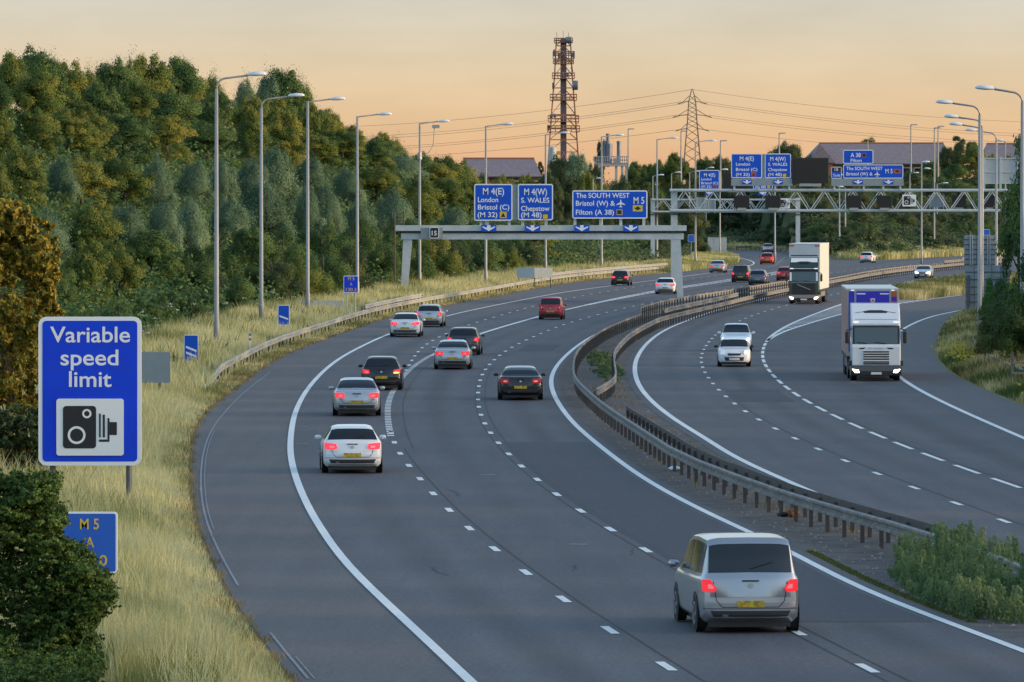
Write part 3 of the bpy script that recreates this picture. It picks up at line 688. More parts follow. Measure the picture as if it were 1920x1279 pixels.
# ---- portal gantry (near)
d = 510.0; s = d / F
t = thing('portal_gantry', 'grey two-legged portal gantry spanning the left carriageway under blue signs', 'gantry', (P(1015, 0, d)[0], d, 0))
m = MB(); z0, z1 = P(0, 449, d)[2], P(0, 437.5, d)[2]
m.box(P(752, 0, d)[0], P(1282, 0, d)[0], d - .3, d + .35, z0, z1); m.build('beam', m_gantry, t)
z2, z3 = P(0, 433, d)[2], P(0, 422.5, d)[2]
MB().box(P(742, 0, d)[0], P(1287, 0, d)[0], d - .55, d + .6, z2, z3).build('walkway', m_gantry, t)
MB().box(P(754, 0, d)[0], P(1280, 0, d)[0], d - .36, d + .40, z1 + .002, z2 - .002).build('joint_gap', m_gdark, t)
for (xa, xb), (xc, xd) in (((756, 773), (750.5, 762)), ((1259.5, 1276), (1271, 1282))):
    X = lambda q: P(q, 0, d)[0]
    vs = [(X(xc), d - .25, -.3), (X(xd), d - .25, -.3), (X(xd), d + .25, -.3), (X(xc), d + .25, -.3), (X(xa), d - .25, z0 - .003), (X(xb), d - .25, z0 - .003), (X(xb), d + .25, z0 - .003), (X(xa), d + .25, z0 - .003)]
    MB().add(vs, [(3, 2, 1, 0), (4, 5, 6, 7), (0, 1, 5, 4), (1, 2, 6, 5), (2, 3, 7, 6), (3, 0, 4, 7)]).build('leg', m_gantry, t)
for px, y in ((902, 414), (914, 414), (955, 414), (980, 413), (1024, 413), (1078, 410), (1126, 410), (1164, 410), (1207, 410)):
    a = P(px, y - 20, d); MB().box(a[0] - .12, a[0] + .12, d - .35, d - .12, z3 + .002, a[2]).build('stanchion', m_gantry, t)
ds = d - .66
sign('direction_sign', 'left sign on the portal gantry: M4(E) London Bristol (C) (M32)', 'road sign', (889, 345, 961, 414), ds,
     [('M 4(E)', 905.5, 945, 364.5, 12), ('London', 896, 934, 379, 9.2), ('Bristol (C)', 896, 955, 393, 9.2), ('(M 32)', 895.5, 932.5, 407, 9.2)], [('tri', (937, 397, 950, 409))], border=2.2)
sign('direction_sign', 'middle sign on the portal gantry: M4(W) S. WALES Chepstow (M48)', 'road sign', (971, 345, 1037, 413), ds,
     [('M 4(W)', 983, 1025.5, 365.5, 12), ('S. WALES', 977, 1030, 380, 9.2), ('Chepstow', 977, 1030.5, 395.5, 9.2), ('(M 48)', 977, 1015.5, 407.6, 9.2)], [('sqy', (1017, 401, 1028, 411.5))], border=2.2)
sign('direction_sign', 'long right sign on the portal gantry: The SOUTH WEST, Filton (A38), M5', 'road sign', (1073, 357, 1214, 410), ds,
     [('The SOUTH WEST', 1079.7, 1180.5, 371, 9), ('Bristol (W) &', 1079.7, 1153, 385.7, 9.2), ('Filton (A 38)', 1079.7, 1151, 402.5, 9.2), ('M 5', 1188, 1208, 382, 12.5)],
     [('plane', (1156, 374, 1172, 389)), ('sqb', (1156, 393, 1167, 403)), ('dia', (1186.5, 385, 1205, 396.5))], border=2.2)
xa, xb, za, zb = px_rect((955, 346, 975, 413), d - .4)
tt = thing('sign_backing_board', 'grey backing board between the two square signs on the portal gantry', 'board', (xa, d, za))
MB().box(xa, xb, d - .52, d - .44, za, zb).build('panel', m_backing, tt)
for px, w in ((916.5, 'under the M4(E) sign'), (998.5, 'under the M4(W) sign'), (1091, 'below the South West sign, left end'), (1183, 'below the South West sign, right end')):
    a = P(px, 434, ds); tt = thing('lane_arrow_sign', 'white down arrow plate ' + w + ' on the portal gantry', 'road sign', (a[0], ds, a[2]), 0, 'lane arrows on the portal gantry')
    arrow(tt, px, 428, 28, 12.5, ds, ds)
tt = sign('junction_sign', 'small black junction 15 plate at the left of the portal gantry', 'road sign', (805.5, 426, 823, 447), ds, [('15', 809.5, 819, 441.5, 8.5)], face=m_black, border=1.2, rad=3)
xa, xb, za, zb = px_rect((789, 427, 830, 448), ds)
MB().box(xa, xb, ds + .1, ds + .14, za, zb).build('backing', m_backing, tt)
# thin frame and pole left of it
t = thing('signal_pole', 'thin grey pole with a small ladder frame left of the portal gantry', 'pole', (P(740, 0, 525)[0], 525, 0.3))
x = P(740, 0, 525)[0]; b = float(terrain(x, 525))
MB().tube([(x, 525, b - .2), (x, 525, P(0, 397, 525)[2])], .07, 8).build('pole', m_post, t)
m = MB(); xq = P(757, 0, 525)[0]
m.tube([(xq, 525, P(0, 424, 525)[2]), (xq, 525, P(0, 395, 525)[2])], .06, 6)
for y in (401, 408, 414, 420): m.tube([(x, 525, P(0, y, 525)[2]), (xq, 525, P(0, y, 525)[2])], .025, 5)
m.build('ladder_frame', m_post, t)

# ---- truss gantries
def truss(label, d, xa, xb, yt, yb, cols, cell_px, ch_r=.16, depth=1.5, brace=.055, dims=None):
    t = thing('truss_gantry', label, 'gantry', (P(xa, 0, d)[0], d, 0))
    X0, X1 = P(xa, 0, d)[0], P(xb, 0, d)[0]; zt, zb = P(0, yt, d)[2], P(0, yb, d)[2]
    c = MB()
    for yy in (d - depth / 2, d + depth / 2):
        for z in (zt, zb): c.tube([(X0, yy, z), (X1, yy, z)], ch_r, 8)
    c.build('chords', m_gantry, t)
    br = MB(); n = int(round((xb - xa) / cell_px)); st = (X1 - X0) / n
    for yy, ph in ((d - depth / 2, 0), (d + depth / 2, .12)):
        for i in range(n):
            a = X0 + (i + ph) * st
            br.tube([(a, yy, zb), (a + st * .5, yy, zt)], brace, 6); br.tube([(a + st * .5, yy, zt), (a + st * .96, yy, zb)], brace, 6)
    for i in range(n + 1):
        for z in (zt, zb): br.tube([(X0 + i * st, d - depth / 2, z), (X0 + i * st, d + depth / 2, z)], brace, 5)
    br.build('bracing', m_gantry, t)
    MB().box(X0, X1, d - depth / 2 + .2, d + depth / 2 - .2, zb - .04, zb + .03).build('walkway', m_galv, t)
    for px, w, top in cols:
        x = P(px, 0, d)[0]; k = w * d / F / 2
        MB().box(x - k, x + k, d - .35, d + .35, float(terrain(x, d)) - .2, P(0, top, d)[2]).build('column', m_gantry, t)
        MB().box(x - k * 1.4, x + k * 1.4, d - .5, d + .5, zb - .42, zb - .30).build('bearing_collar', m_gdark, t)
    return t
truss('long blue-grey truss gantry crossing the right half of the picture', 630.0, 1256, 1936, 357, 395, [(1264, 12, 355), (1930, 12, 355)], 52)
ds = 630 - .75 - .35
sign('direction_sign', 'sign on the long truss gantry: M4(E) London Bristol (C) (M32), leftmost of four', 'road sign', (1371, 288, 1429, 334), ds,
     [('M 4(E)', 1387, 1413.4, 301, 7.6), ('London', 1380, 1406.5, 310.5, 5.6), ('Bristol (C)', 1380, 1420, 320.5, 5.6), ('(M 32)', 1380, 1405.6, 330, 5.6)], [('trir', (1408.5, 323, 1417.5, 331))], border=1.5, rad=3)
sign('direction_sign', 'sign on the long truss gantry: M4(W) S. WALES Chepstow, left of the black board', 'road sign', (1434, 288, 1483, 334), ds,
     [('M 4(W)', 1444, 1473, 301.7, 7.6), ('S. WALES', 1440, 1476, 311, 5.6), ('Chepstow', 1440, 1476, 320.7, 5.6), ('(M 48)', 1440, 1466, 330, 5.6)], [('sqy', (1467, 325, 1475, 332.5))], border=1.5, rad=3)
sign('direction_sign', 'smaller upper sign on the long truss gantry: A38 Filton', 'road sign', (1581, 281, 1637.5, 307), ds,
     [('A 38', 1594.8, 1613.7, 294.6, 7.6), ('Filton', 1594.8, 1615.7, 303.7, 5.8)], [('sqr', (1616.5, 287.5, 1624, 295))], border=1.4, rad=3)
sign('direction_sign', 'wide sign on the long truss gantry: The SOUTH WEST Bristol (W), M5', 'road sign', (1581, 308.6, 1693.6, 334.7), ds,
     [('The SOUTH WEST', 1587, 1654.7, 319, 6.2), ('Bristol (W) &', 1587, 1636, 329, 6), ('M 5', 1660, 1673.5, 325, 8.2)], [('plane', (1639.5, 321.5, 1650, 331.5)), ('diar', (1676, 317, 1688.5, 325))], border=1.4, rad=3)
tt = sign('distance_sign', 'narrow junction distance sign, black over blue, left of the wide South West sign', 'road sign', (1558.7, 313, 1578, 335), ds,
     [('15', 1565, 1571.5, 320.3, 5), ('½m', 1561.4, 1575, 331.5, 6)], border=1.0, rad=2)
xa, xb, za, zb = px_rect((1560, 314.3, 1576.7, 322), ds); MB().box(xa, xb, ds - .0095, ds - .007, za, zb).build('black_panel', m_black, tt)
for (x0, x1), arrs, w in (((1371, 1486), (1400.5, 1459), 'under the M4 signs'), ((1558.7, 1694.5), (1609, 1666), 'under the South West sign')):
    xa, xb, za, zb = px_rect((x0, 335, x1, 348.5), ds)
    tt = thing('lane_arrow_board', 'grey board with two white down arrows on blue, ' + w, 'road sign', ((xa + xb) / 2, ds, za), 0, 'arrow boards on the truss gantry')
    MB().box(xa, xb, ds + .0, ds + .08, za, zb).build('panel', m_backing, tt)
    for a in arrs: arrow(tt, a, 341.5, 18, 8, ds, ds - .02)
    for px in (x0 + 6, x0 + (x1 - x0) * .45, x0 + (x1 - x0) * .72, x1 - 6): a = P(px, 357, ds); MB().box(a[0] - .1, a[0] + .1, ds + .1, ds + .3, a[2], za + .6).build('stanchion', m_gantry, tt)
xa, xb, za, zb = px_rect((1428, 289, 1435, 334), ds)
tt = thing('sign_backing_board', 'grey strip between the two M4 signs on the truss gantry', 'board', (xa, ds, za)); MB().box(xa, xb, ds + .1, ds + .16, za, zb).build('panel', m_backing, tt)
def vms(label, r, d, name='message_board', parts=True, group=None, deep=.4):
    xa, xb, za, zb = px_rect(r, d); t = thing(name, label, 'matrix sign', ((xa + xb) / 2, d, za), 0, group)
    MB().box(xa, xb, d, d + deep, za, zb).build('housing', m_black, t, bevel=.04)
    w = xb - xa; h = zb - za
    MB().box(xa + w * .06, xb - w * .06, d - .012, d - .004, za + h * .08, zb - h * .08).build('display', mat('matrix_face', (.008, .008, .01), .35), t)
    l = MB()
    for u in (.09, .91):
        for v in (.12, .88): l.lathe_x([(0, .05), (.01, .05)], 8) if False else l.box(xa + w * u - .05, xa + w * u + .05, d - .03, d - .014, za + h * v - .05, za + h * v + .05)
    l.build('lanterns', mat('lantern_brown', (.06, .02, .015), .4), t)
    MB().box(xa + w * .2, xb - w * .2, d + .05, d + .2, za - .3, za).build('bracket', m_galv, t)
    return t
vms('large blank black message board between the M4 signs and the South West sign', (1485, 296, 1554, 344), ds - .05)
for px, w in ((1391, 'leftmost on the truss, below the M4(E) sign'), (1449.5, 'below the M4(W) sign'), (1601, 'below the left end of the South West sign'), (1658.5, 'below the right end of the South West sign')):
    vms('blank black lane signal ' + w, (px - 14.5, 366.5, px + 14.5, 389.5), ds, 'lane_signal', group='blank lane signals on the truss gantry')
tt = thing('camera_sign', 'white square speed camera sign hung on the long truss gantry', 'road sign', (P(1705, 0, ds)[0], ds, P(0, 387, ds)[2]))
camera_symbol(tt, (1692, 365, 1717.5, 387), ds, ds)
for r, w in (((1742, 366, 1771, 389), 'facing away right of the camera sign'),):
    grey_sign_board('grey mesh sign back on the truss ' + w, 'road sign', r, 631.5)
vms('dark lane signal back on the truss just left of the tall lamp columns', (1785, 366, 1812, 389), 631.2, 'lane_signal', group='lane signal backs on the truss gantry')
vms('dark lane signal back on the truss just right of the tall lamp columns', (1845, 366, 1866, 389), 631.2, 'lane_signal', group='lane signal backs on the truss gantry')
for (x0, x1), w in (((1846, 1875), 'left'), ((1877, 1908), 'right')):
    xa, xb, za, zb = px_rect((x0, 296, x1, 345), 630.6)
    tt = thing('road_sign', w + ' of two pale grey sign backs standing on the truss gantry', 'road sign', ((xa + xb) / 2, 630.6, za - .6), 0, 'sign backs on the truss gantry')
    MB().box(xa, xb, 630.6, 630.68, za, zb).build('panel', m_grey, tt)
    m = MB()
    for x in (xa, xb): m.box(x - .06, x + .06, 630.48, 630.594, za - .65, zb + .1)
    for v in (.02, .45, .97): m.box(xa + .07, xb - .07, 630.5, 630.594, za + (zb - za) * v - .04, za + (zb - za) * v + .04)
    m.build('frame', m_gantry, tt)
truss('farther thin truss gantry half hidden behind the long one', 760.0, 1222, 1500, 374.5, 397, [(1224, 8, 372), (1496, 8, 371)], 40, .12, 1.3, .05)
ds = 760 - 1.0
sign('direction_sign', 'far sign seen past thin lamp columns: M4(E) London Bristol (C) (M32)', 'road sign', (1311, 319, 1349, 355), ds,
     [('M 4(E)', 1320, 1341, 331, 6), ('London', 1315, 1334, 338.2, 4.6), ('Bristol (C)', 1315, 1346, 345.5, 4.6), ('(M 32)', 1315, 1334, 352.3, 4.6)], [('trir', (1337, 347, 1343.5, 353))], border=1.2, rad=2.5)
sign('direction_sign', 'far sign mostly hidden behind the nearer M4 boards, its foot showing', 'road sign', (1412, 319, 1449, 355), ds,
     [('M 4(W)', 1420, 1442, 331, 6), ('S. WALES', 1416, 1444, 338.2, 4.6), ('Chepstow', 1416, 1444, 345.5, 4.6), ('(M 48)', 1416, 1436, 353, 4.6)], [('sqy', (1438, 347, 1444.5, 353.5))], border=1.2, rad=2.5)
vms('far blank black message board behind the M4(E) sign', (1355, 323, 1409, 356), ds)
for px, w in ((1330, 'under the far M4(E) sign'), (1430, 'under the far hidden sign')):
    a = P(px, 366, ds); tt = thing('lane_arrow_sign', 'tiny blue down arrow plate ' + w, 'road sign', (a[0], ds, a[2])); arrow(tt, px, 361.5, 16, 9, ds, ds)
tt = thing('camera_sign', 'far white speed camera sign partly behind a blank lane signal', 'road sign', (P(1471, 0, ds)[0], ds, P(0, 391, ds)[2])); camera_symbol(tt, (1462, 372, 1481, 391), ds, ds)
grey_sign_board('grey panel on the far truss left of the thick lamp column', 'board', (1305, 370, 1323, 396), ds + .1)
grey_sign_board('grey panel on the far truss beneath the far M4(E) sign', 'board', (1326, 375, 1342, 396), ds + .1)

# big sign seen from behind on the right verge
d = 425.0
t = thing('road_sign', 'big stepped sign seen from behind, grey ribbed panels beside the right verge', 'road sign', (P(1850, 0, d)[0], d, 0))
for nm, r in (('upper_panel', (1808, 441.5, 1865.5, 497)), ('lower_panel', (1810, 498, 1893, 582))):
    xa, xb, za, zb = px_rect(r, d); pnl = MB().box(xa, xb, d, d + .06, za, zb).build(nm, mat('sign_back_grey', (.25, .30, .33), .5, .2, var=.12, vs=1.5), t)
    m = MB()
    k = 6; 
    for i in range(k): z = za + (zb - za) * (i + .08) / k; m.box(xa, xb, d - .05, d - .003, z, z + .06)
    for i in range(1, 5): x = xa + (xb - xa) * i / 5; m.box(x - .02, x + .02, d - .02, d - .004, za, zb)
    m.build('ribs', m_dpost, pnl)
for px, top in ((1815.5, 516), (1884, 516)):
    xx = P(px, 0, d)[0]; MB().box(xx - .11, xx + .11, d - .3, d - .06, float(terrain(xx, d)) - .2, P(0, top, d)[2]).build('post', m_dpost, t)
for px in (1819, 1823, 1852, 1856):
    xx = P(px, 0, d)[0]; MB().box(xx - .035, xx + .035, d - .16, d - .06, P(0, 497, d)[2], P(0, 440, d)[2]).build('upright', m_grey, t)
# roadside boxes / boards
def vee_board(label, r, split, d, legs=True):
    xa, xb, za, zb = px_rect(r, d); xm = P(split, 0, d)[0]
    t = thing('roadside_board', label, 'board', (xm, d, za - .4), 0, 'pale angled boards on the left verge')
    MB().add([(xa, d + .9, za), (xm, d, za), (xm, d + .06, za), (xa, d + .96, za), (xa, d + .9, zb), (xm, d, zb), (xm, d + .06, zb), (xa, d + .96, zb)], [(3, 2, 1, 0), (4, 5, 6, 7), (0, 1, 5, 4), (1, 2, 6, 5), (2, 3, 7, 6), (3, 0, 4, 7)]).build('left_panel', mat('pale_panel', (.50, .56, .60), .5), t)
    MB().add([(xm + .004, d, za), (xb, d + .9, za), (xb, d + .96, za), (xm + .004, d + .06, za), (xm + .004, d, zb), (xb, d + .9, zb), (xb, d + .96, zb), (xm + .004, d + .06, zb)], [(3, 2, 1, 0), (4, 5, 6, 7), (0, 1, 5, 4), (1, 2, 6, 5), (2, 3, 7, 6), (3, 0, 4, 7)]).build('right_panel', m_backing, t)
    for x in (xa + .2, xb - .2, xm): MB().box(x - .04, x + .04, d + .97 if x != xm else d + .07, d + 1.05 if x != xm else d + .15, float(terrain(x, d)) - .2, zb - .1).build('leg', m_post, t)
vee_board('pale and grey angled board by the third lamp column', (565, 564, 643, 596), 588, 422.0)
vee_board('pale and grey angled board below the M4(W) sign, on short legs', (969, 502.5, 1036, 521), 1002, 575.0)
def cabinet(label, r, d):
    xa, xb, za, zb = px_rect(r, d); zt_ = float(terrain((xa + xb) / 2, d))
    t = thing('roadside_cabinet', label, 'cabinet', ((xa + xb) / 2, d, min(za, zt_)), 0, 'grey boards at the far junction')
    MB().box(xa, xb, d, d + .8, min(za, zt_) - .1, zb).build('housing', m_grey, t, bevel=.05)
    MB().box(xa - .05, xb + .05, d - .05, d + .85, zb + .002, zb + .1).build('lid', m_galv, t)
    m = MB()
    for i in range(1, 3): x = xa + (xb - xa) * i / 3; m.box(x - .02, x + .02, d - .012, d - .003, za + .1, zb - .1)
    m.build('door_gaps', m_dpost, t)
cabinet('long grey cabinet at the bushes right of the portal gantry', (1327, 446, 1362, 459), 905.0)
cabinet('pale cabinet among bushes on the far bank, right of the white lorry', (1583, 447, 1619, 460), 1010.0)
cabinet('small pale cabinet above it, deep in the far bushes', (1624, 434, 1637, 442), 1075.0)
# marker post
a = (P(469, 0, 322)[0], 322.0); b = float(terrain(*a))
t = thing('marker_post', 'small white marker post with a red and blue band by the left barrier', 'marker post', (*a, b))
MB().box(a[0] - .06, a[0] + .06, a[1] - .03, a[1] + .03, b - .1, b + 1.05).build('post', m_white, t)
MB().box(a[0] - .065, a[0] + .065, a[1] - .035, a[1] + .035, b + .75, b + .87).build('band', mat('band_red', (.5, .04, .05), .5), t)
MB().box(a[0] - .07, a[0] + .07, a[1] - .04, a[1] + .04, b + 1.0, b + 1.12).build('cap', mat('cap_blue', (.03, .2, .5), .5), t)
# timber fence right
t = thing('timber_fence', 'grey post and rail timber fence at the right edge, behind weeds', 'fence', (P(1898, 0, 262)[0], 262, .4))
m_wood = mat('grey_wood', (.16, .14, .12), .85, var=.3, vs=8)
for i, px in enumerate((1898, 1945, 1992)):
    x = P(px, 0, 262)[0]; MB().box(x - .06, x + .06, 262 + i * .4 - .06, 262 + i * .4 + .06, .1, 1.65).build('post', m_wood, t)
x0, x2 = P(1897, 0, 262)[0], P(1995, 0, 262)[0]
for z in (1.2, .75): MB().bar((x0, 261.88, z), (x2, 262.7, z), .10).build('rail', m_wood, t)

# ------------------------------------------------------------------ vehicles
def paint(name, c, metallic=.35): return mat('paint_' + name, c, .32, metallic, coat=.7, var=.03, vs=2)
m_glass = mat('car_glass', (.014, .018, .023), .12, 0, spec=.5)
m_tyre = mat('tyre', (.015, .015, .016), .85)
m_rim = mat('alloy', (.35, .36, .37), .35, .7)
m_trim = mat('dark_trim', (.02, .02, .022), .6)
m_tail = mat('tail_lamp_lit', (.55, .01, .02), .3, emit=(1, .022, .04), es=.75)
m_tailb = mat('brake_lamp_bright', (.6, .02, .03), .3, emit=(1, .035, .06), es=1.15)
m_taild = mat('tail_lamp', (.22, .006, .010), .25, emit=(1, .03, .05), es=.12)
m_ind = mat('indicator', (.8, .3, .02), .3, emit=(1, .55, .08), es=3)
m_head = mat('head_lamp', (.9, .9, .85), .2, emit=(1, .86, .62), es=9)
m_headd = mat('head_lamp_dim', (.65, .68, .72), .15, emit=(1, .95, .85), es=.25)
m_py = mat('rear_plate', (.10, .07, .01), .5, col2=(.72, .50, .03), vs=11); m_pw = mat('front_plate', (.7, .7, .68), .5)
PROF = {
 'saloon': ([(0, .62), (.008, .84), (.022, .955), (.05, .99), (.135, 1.02), (.20, 1.22), (.265, -.07), (.36, -.005), (.44, 0), (.53, -.03), (.60, 1.22), (.685, .99), (.73, .945), (.93, .78), (.975, .69), (1, .5)], (.15, .262), (.54, .675), (.18, .66)),
 'hatch': ([(0, .66), (.006, .88), (.018, .97), (.035, 1.02), (.075, 1.22), (.115, -.09), (.16, -.025), (.34, 0), (.47, -.02), (.53, -.07), (.62, 1.20), (.70, .99), (.74, .95), (.94, .79), (.98, .70), (1, .5)], (.036, .112), (.54, .69), (.14, .66)),
 'estate': ([(0, .66), (.006, .90), (.014, .98), (.025, 1.03), (.055, 1.24), (.085, -.09), (.12, -.025), (.34, 0), (.48, -.02), (.54, -.07), (.62, 1.20), (.70, .99), (.74, .95), (.94, .79), (.98, .70), (1, .5)], (.028, .082), (.55, .69), (.10, .66)),
 'mpv': ([(0, .70), (.005, 1.0), (.012, 1.08), (.02, 1.14), (.04, 1.45), (.065, -.10), (.09, -.02), (.35, 0), (.55, -.04), (.63, -.14), (.73, 1.36), (.81, 1.08), (.85, 1.03), (.96, .88), (.985, .76), (1, .55)], (.021, .062), (.645, .80), (.08, .77)),
 'mini': ([(0, .60), (.01, .86), (.025, .94), (.04, .99), (.08, 1.2), (.125, -.08), (.17, -.02), (.36, 0), (.52, -.02), (.585, -.06), (.64, 1.2), (.72, .97), (.75, .94), (.93, .84), (.98, .72), (1, .52)], (.045, .12), (.59, .715), (.15, .70)),
}
def car(label, kind, L_, W_, H, m_body, px, rot_curve, oncoming=False, group='cars on the motorway', lights='lit', roofw=.70, roof=None, cat='car', sc=1.0, name=None, yaw=0.0, lp=None, plate=True, roofrack=False, glass_z=None):
    prof, rg, wsn, cab = PROF[kind]
    T = np.array([p[0] for p in prof]); Zp = np.array([p[1] if p[1] > .3 else H + p[1] for p in prof])
    def zt(t): return np.interp(t, T, Zp)
    zu = .2
    beltr = {'mpv': 1.08, 'saloon': .95, 'hatch': .97, 'estate': .98, 'mini': .93}[kind]
    def belt(t): return np.minimum(beltr - .07 * t, zt(t) - .035)
    def plan(t):
        r = np.clip((.07 - t) / .07, 0, 1); f = np.clip((t - .86) / .14, 0, 1)
        return 1 - .07 * r ** 2 - .13 * f ** 2 - .05 * np.clip((.3 - t) / .3, 0, 1) ** 2
    def controls(t):
        w = W_ / 2 * plan(t); z = zt(t); b = belt(t); c = np.clip((z - b - .035) / (H - beltr - .02), 0, 1)
        up = .10 * np.clip((.05 - t) / .05, 0, 1) + .06 * np.clip((t - .95) / .05, 0, 1)
        wr = w * (.90 * (1 - c) + roofw * c); dz = .012 + .05 * c
        ro = np.stack([w * 0, w * .86, w * .975, w, w * .992, w * .955, wr, wr * .72, w * 0], -1)
        zo = np.stack([z * 0 + zu + up, z * 0 + zu + up, z * 0 + zu + .1 + up, np.minimum(.56, z * .72), np.maximum(b - .07, np.minimum(.56, z * .72) + .03), b, np.maximum(z - dz, b + .004), z - .008, z], -1)
        return ro, zo
    def cr(c, v):
        i = np.clip(np.floor(v).astype(int), 0, 7); u = v - i
        p0 = c[:, np.clip(i - 1, 0, 8)]; p1 = c[:, i]; p2 = c[:, i + 1]; p3 = c[:, np.clip(i + 2, 0, 8)]
        m1, m2 = (p2 - p0) * .35, (p3 - p1) * .35
        h = u * u * (3 - 2 * u); return p1 + (p2 - p1) * h * .6 + (p2 - p1) * u * .4 + 0 * m1 + ((u ** 3 - 2 * u * u + u) * m1 * .5 + (u ** 3 - u * u) * m2 * .5) * .6
    lean = {'saloon': .10, 'hatch': .20, 'estate': .12, 'mpv': .07, 'mini': .14}[kind]
    def warp(x, t, z):
        y = -L_ / 2 + t * L_
        a = np.clip(1 - t * L_ / .55, 0, 1) ** 2; f = np.clip(1 - (1 - t) * L_ / .6, 0, 1) ** 2
        q = np.clip(np.abs(x) / (W_ / 2), 0, 1)
        y = y + a * (np.maximum(z - .58, 0) * lean + np.maximum(.36 - z, 0) * .35 + .16 * q ** 3)
        y = y - f * (np.maximum(z - .55, 0) * .25 + np.maximum(.36 - z, 0) * .35 + .28 * q ** 2.5)
        return y
    def rear_y(x, z): return float(warp(np.array(x), 0.0, np.array(z)))
    def front_y(x, z): return float(warp(np.array(x), 1.0, np.array(z)))
    def patch(ts, vs, off=0.0):
        ro, zo = controls(ts); x = cr(ro, vs); z = cr(zo, vs); tt = np.repeat(ts[:, None], len(vs), 1); y = warp(x, tt, z)
        p = np.stack([x, y, z], -1)
        if off:
            du = np.gradient(p, axis=0); dv = np.gradient(p, axis=1); n = np.cross(du, dv); n /= np.linalg.norm(n, axis=-1, keepdims=True) + 1e-9
            sgn = np.sign((n[..., 2:3] + .3 * n[..., 0:1])); sgn[sgn == 0] = 1; p = p + n * off * sgn
        return p
    def grid_faces(n, m, flip=False):
        i = np.arange(n * m).reshape(n, m); f = np.stack([i[:-1, :-1], i[1:, :-1], i[1:, 1:], i[:-1, 1:]], -1).reshape(-1, 4)
        return f[:, ::-1] if flip else f
    root = thing(name or 'car', label, cat, (0, 0, 0), 0, group)
    # body shell
    ts = np.unique(np.concatenate([T, np.linspace(0, .06, 7), np.linspace(0, 1, 46), np.linspace(.94, 1, 6)])); vv = np.linspace(0, 8, 41)
    p = patch(ts, vv); q = p.copy(); q[..., 0] *= -1
    n, m = len(ts), len(vv)
    V = [p.reshape(-1, 3), q.reshape(-1, 3)]; Fq = [grid_faces(n, m), grid_faces(n, m, True) + n * m]
    k = 2 * n * m
    for ti, fl, wy in ((0, False, rear_y), (n - 1, True, front_y)):
        us = np.linspace(-1, 1, 9); a = p[ti]
        g = np.stack([a[:, 0:1] * us, np.zeros((m, 9)), np.repeat(a[:, 2:3], 9, 1)], -1)
        g[..., 1] = np.vectorize(wy)(g[..., 0], g[..., 2])
        V.append(g.reshape(-1, 3)); Fq.append(grid_faces(m, 9, fl) + k); k += m * 9
    me = np_mesh('body', np.concatenate(V), np.concatenate(Fq), smooth=True)
    import bmesh
    bm = bmesh.new(); bm.from_mesh(me); bmesh.ops.remove_doubles(bm, verts=bm.verts, dist=.002); bmesh.ops.recalc_face_normals(bm, faces=bm.faces); bm.to_mesh(me); bm.free()
    for poly in me.polygons: poly.use_smooth = True
    me.set_sharp_from_angle(angle=R(48)); body = link('body', me, m_body, root)
    def both(name, pa, mt, par=root, smooth=True):
        n, m = pa.shape[:2]; qa = pa.copy(); qa[..., 0] *= -1
        return link(name, np_mesh(name, np.concatenate([pa.reshape(-1, 3), qa.reshape(-1, 3)]), np.concatenate([grid_faces(n, m), grid_faces(n, m, True) + n * m]), smooth=smooth), mt, par)
    if roof is not None: both('roof', patch(np.linspace(rg[1] + .02, wsn[0] - .01, 10), np.linspace(6.0, 8, 8), .004), roof)
    both('rear_window', patch(np.linspace(rg[0], rg[1], 8), np.linspace(6.12, 8, 8), .007), m_glass)
    both('windscreen', patch(np.linspace(wsn[0], wsn[1], 8), np.linspace(6.12, 8, 8), .007), m_glass)
    for a, b in ((cab[0], cab[0] + (cab[1] - cab[0]) * .48), (cab[0] + (cab[1] - cab[0]) * .52, cab[1] - .03)):
        for sgn in (1, -1):
            pa = patch(np.linspace(a, b, 7), np.linspace(5.12, 5.86, 5), .006); pa[..., 0] *= sgn
            link('side_window', np_mesh('side_window', pa.reshape(-1, 3), grid_faces(7, 5, sgn < 0), smooth=True), m_glass, root)
    def conform(name, pts, mt, wy, proud=.012, dep=.05, par=root, sy=-1):
        "polygon (x,z) laid on the rear (sy -1) or front (sy +1) face"
        q = []
        for (xa, za), (xb, zb) in zip(pts, pts[1:] + pts[:1]):
            k = max(1, int(abs(xb - xa) / .16)); q += [(xa + (xb - xa) * i / k, za + (zb - za) * i / k) for i in range(k)]
        zc = [p[1] for p in q]; xs = sorted(set(round(p[0], 4) for p in q))
        pts = q
        n = len(pts); vs = [(x, wy(x, z) + sy * proud, z) for x, z in pts] + [(x, wy(x, z) - sy * dep, z) for x, z in pts]
        fs = [tuple(range(n)), tuple(reversed(range(n, 2 * n)))] + [(i + n, (i + 1) % n + n, (i + 1) % n, i) for i in range(n)]
        o = MB().add(vs, fs).build(name, mt, None); o.parent = par
        return o
    def band(name, hw, zl, zh, mt, wy, proud=.010, sy=-1, taper=.0):
        us = np.linspace(-1, 1, 13); vs = []
        for k in range(4):
            z = zl + (zh - zl) * k / 3; w_ = hw * (1 - taper * (1 - k / 3))
            for u in us: x = u * w_; zz = z; vs.append((x, wy(x, zz) + sy * proud, zz))
        fs = [(k * 13 + j, k * 13 + j + 1, (k + 1) * 13 + j + 1, (k + 1) * 13 + j) for k in range(3) for j in range(12)]
        if sy > 0: fs = [tuple(reversed(f)) for f in fs]
        o = MB().add(vs, fs).build(name, mt, None); o.parent = root
        so = o.modifiers.new('thick', 'SOLIDIFY'); so.thickness = .03; so.offset = -1; return o
    h = W_ / 2
    lm = {'lit': m_tail, 'bright': m_tailb, 'dim': m_taild, 'off': m_taild}[lights]
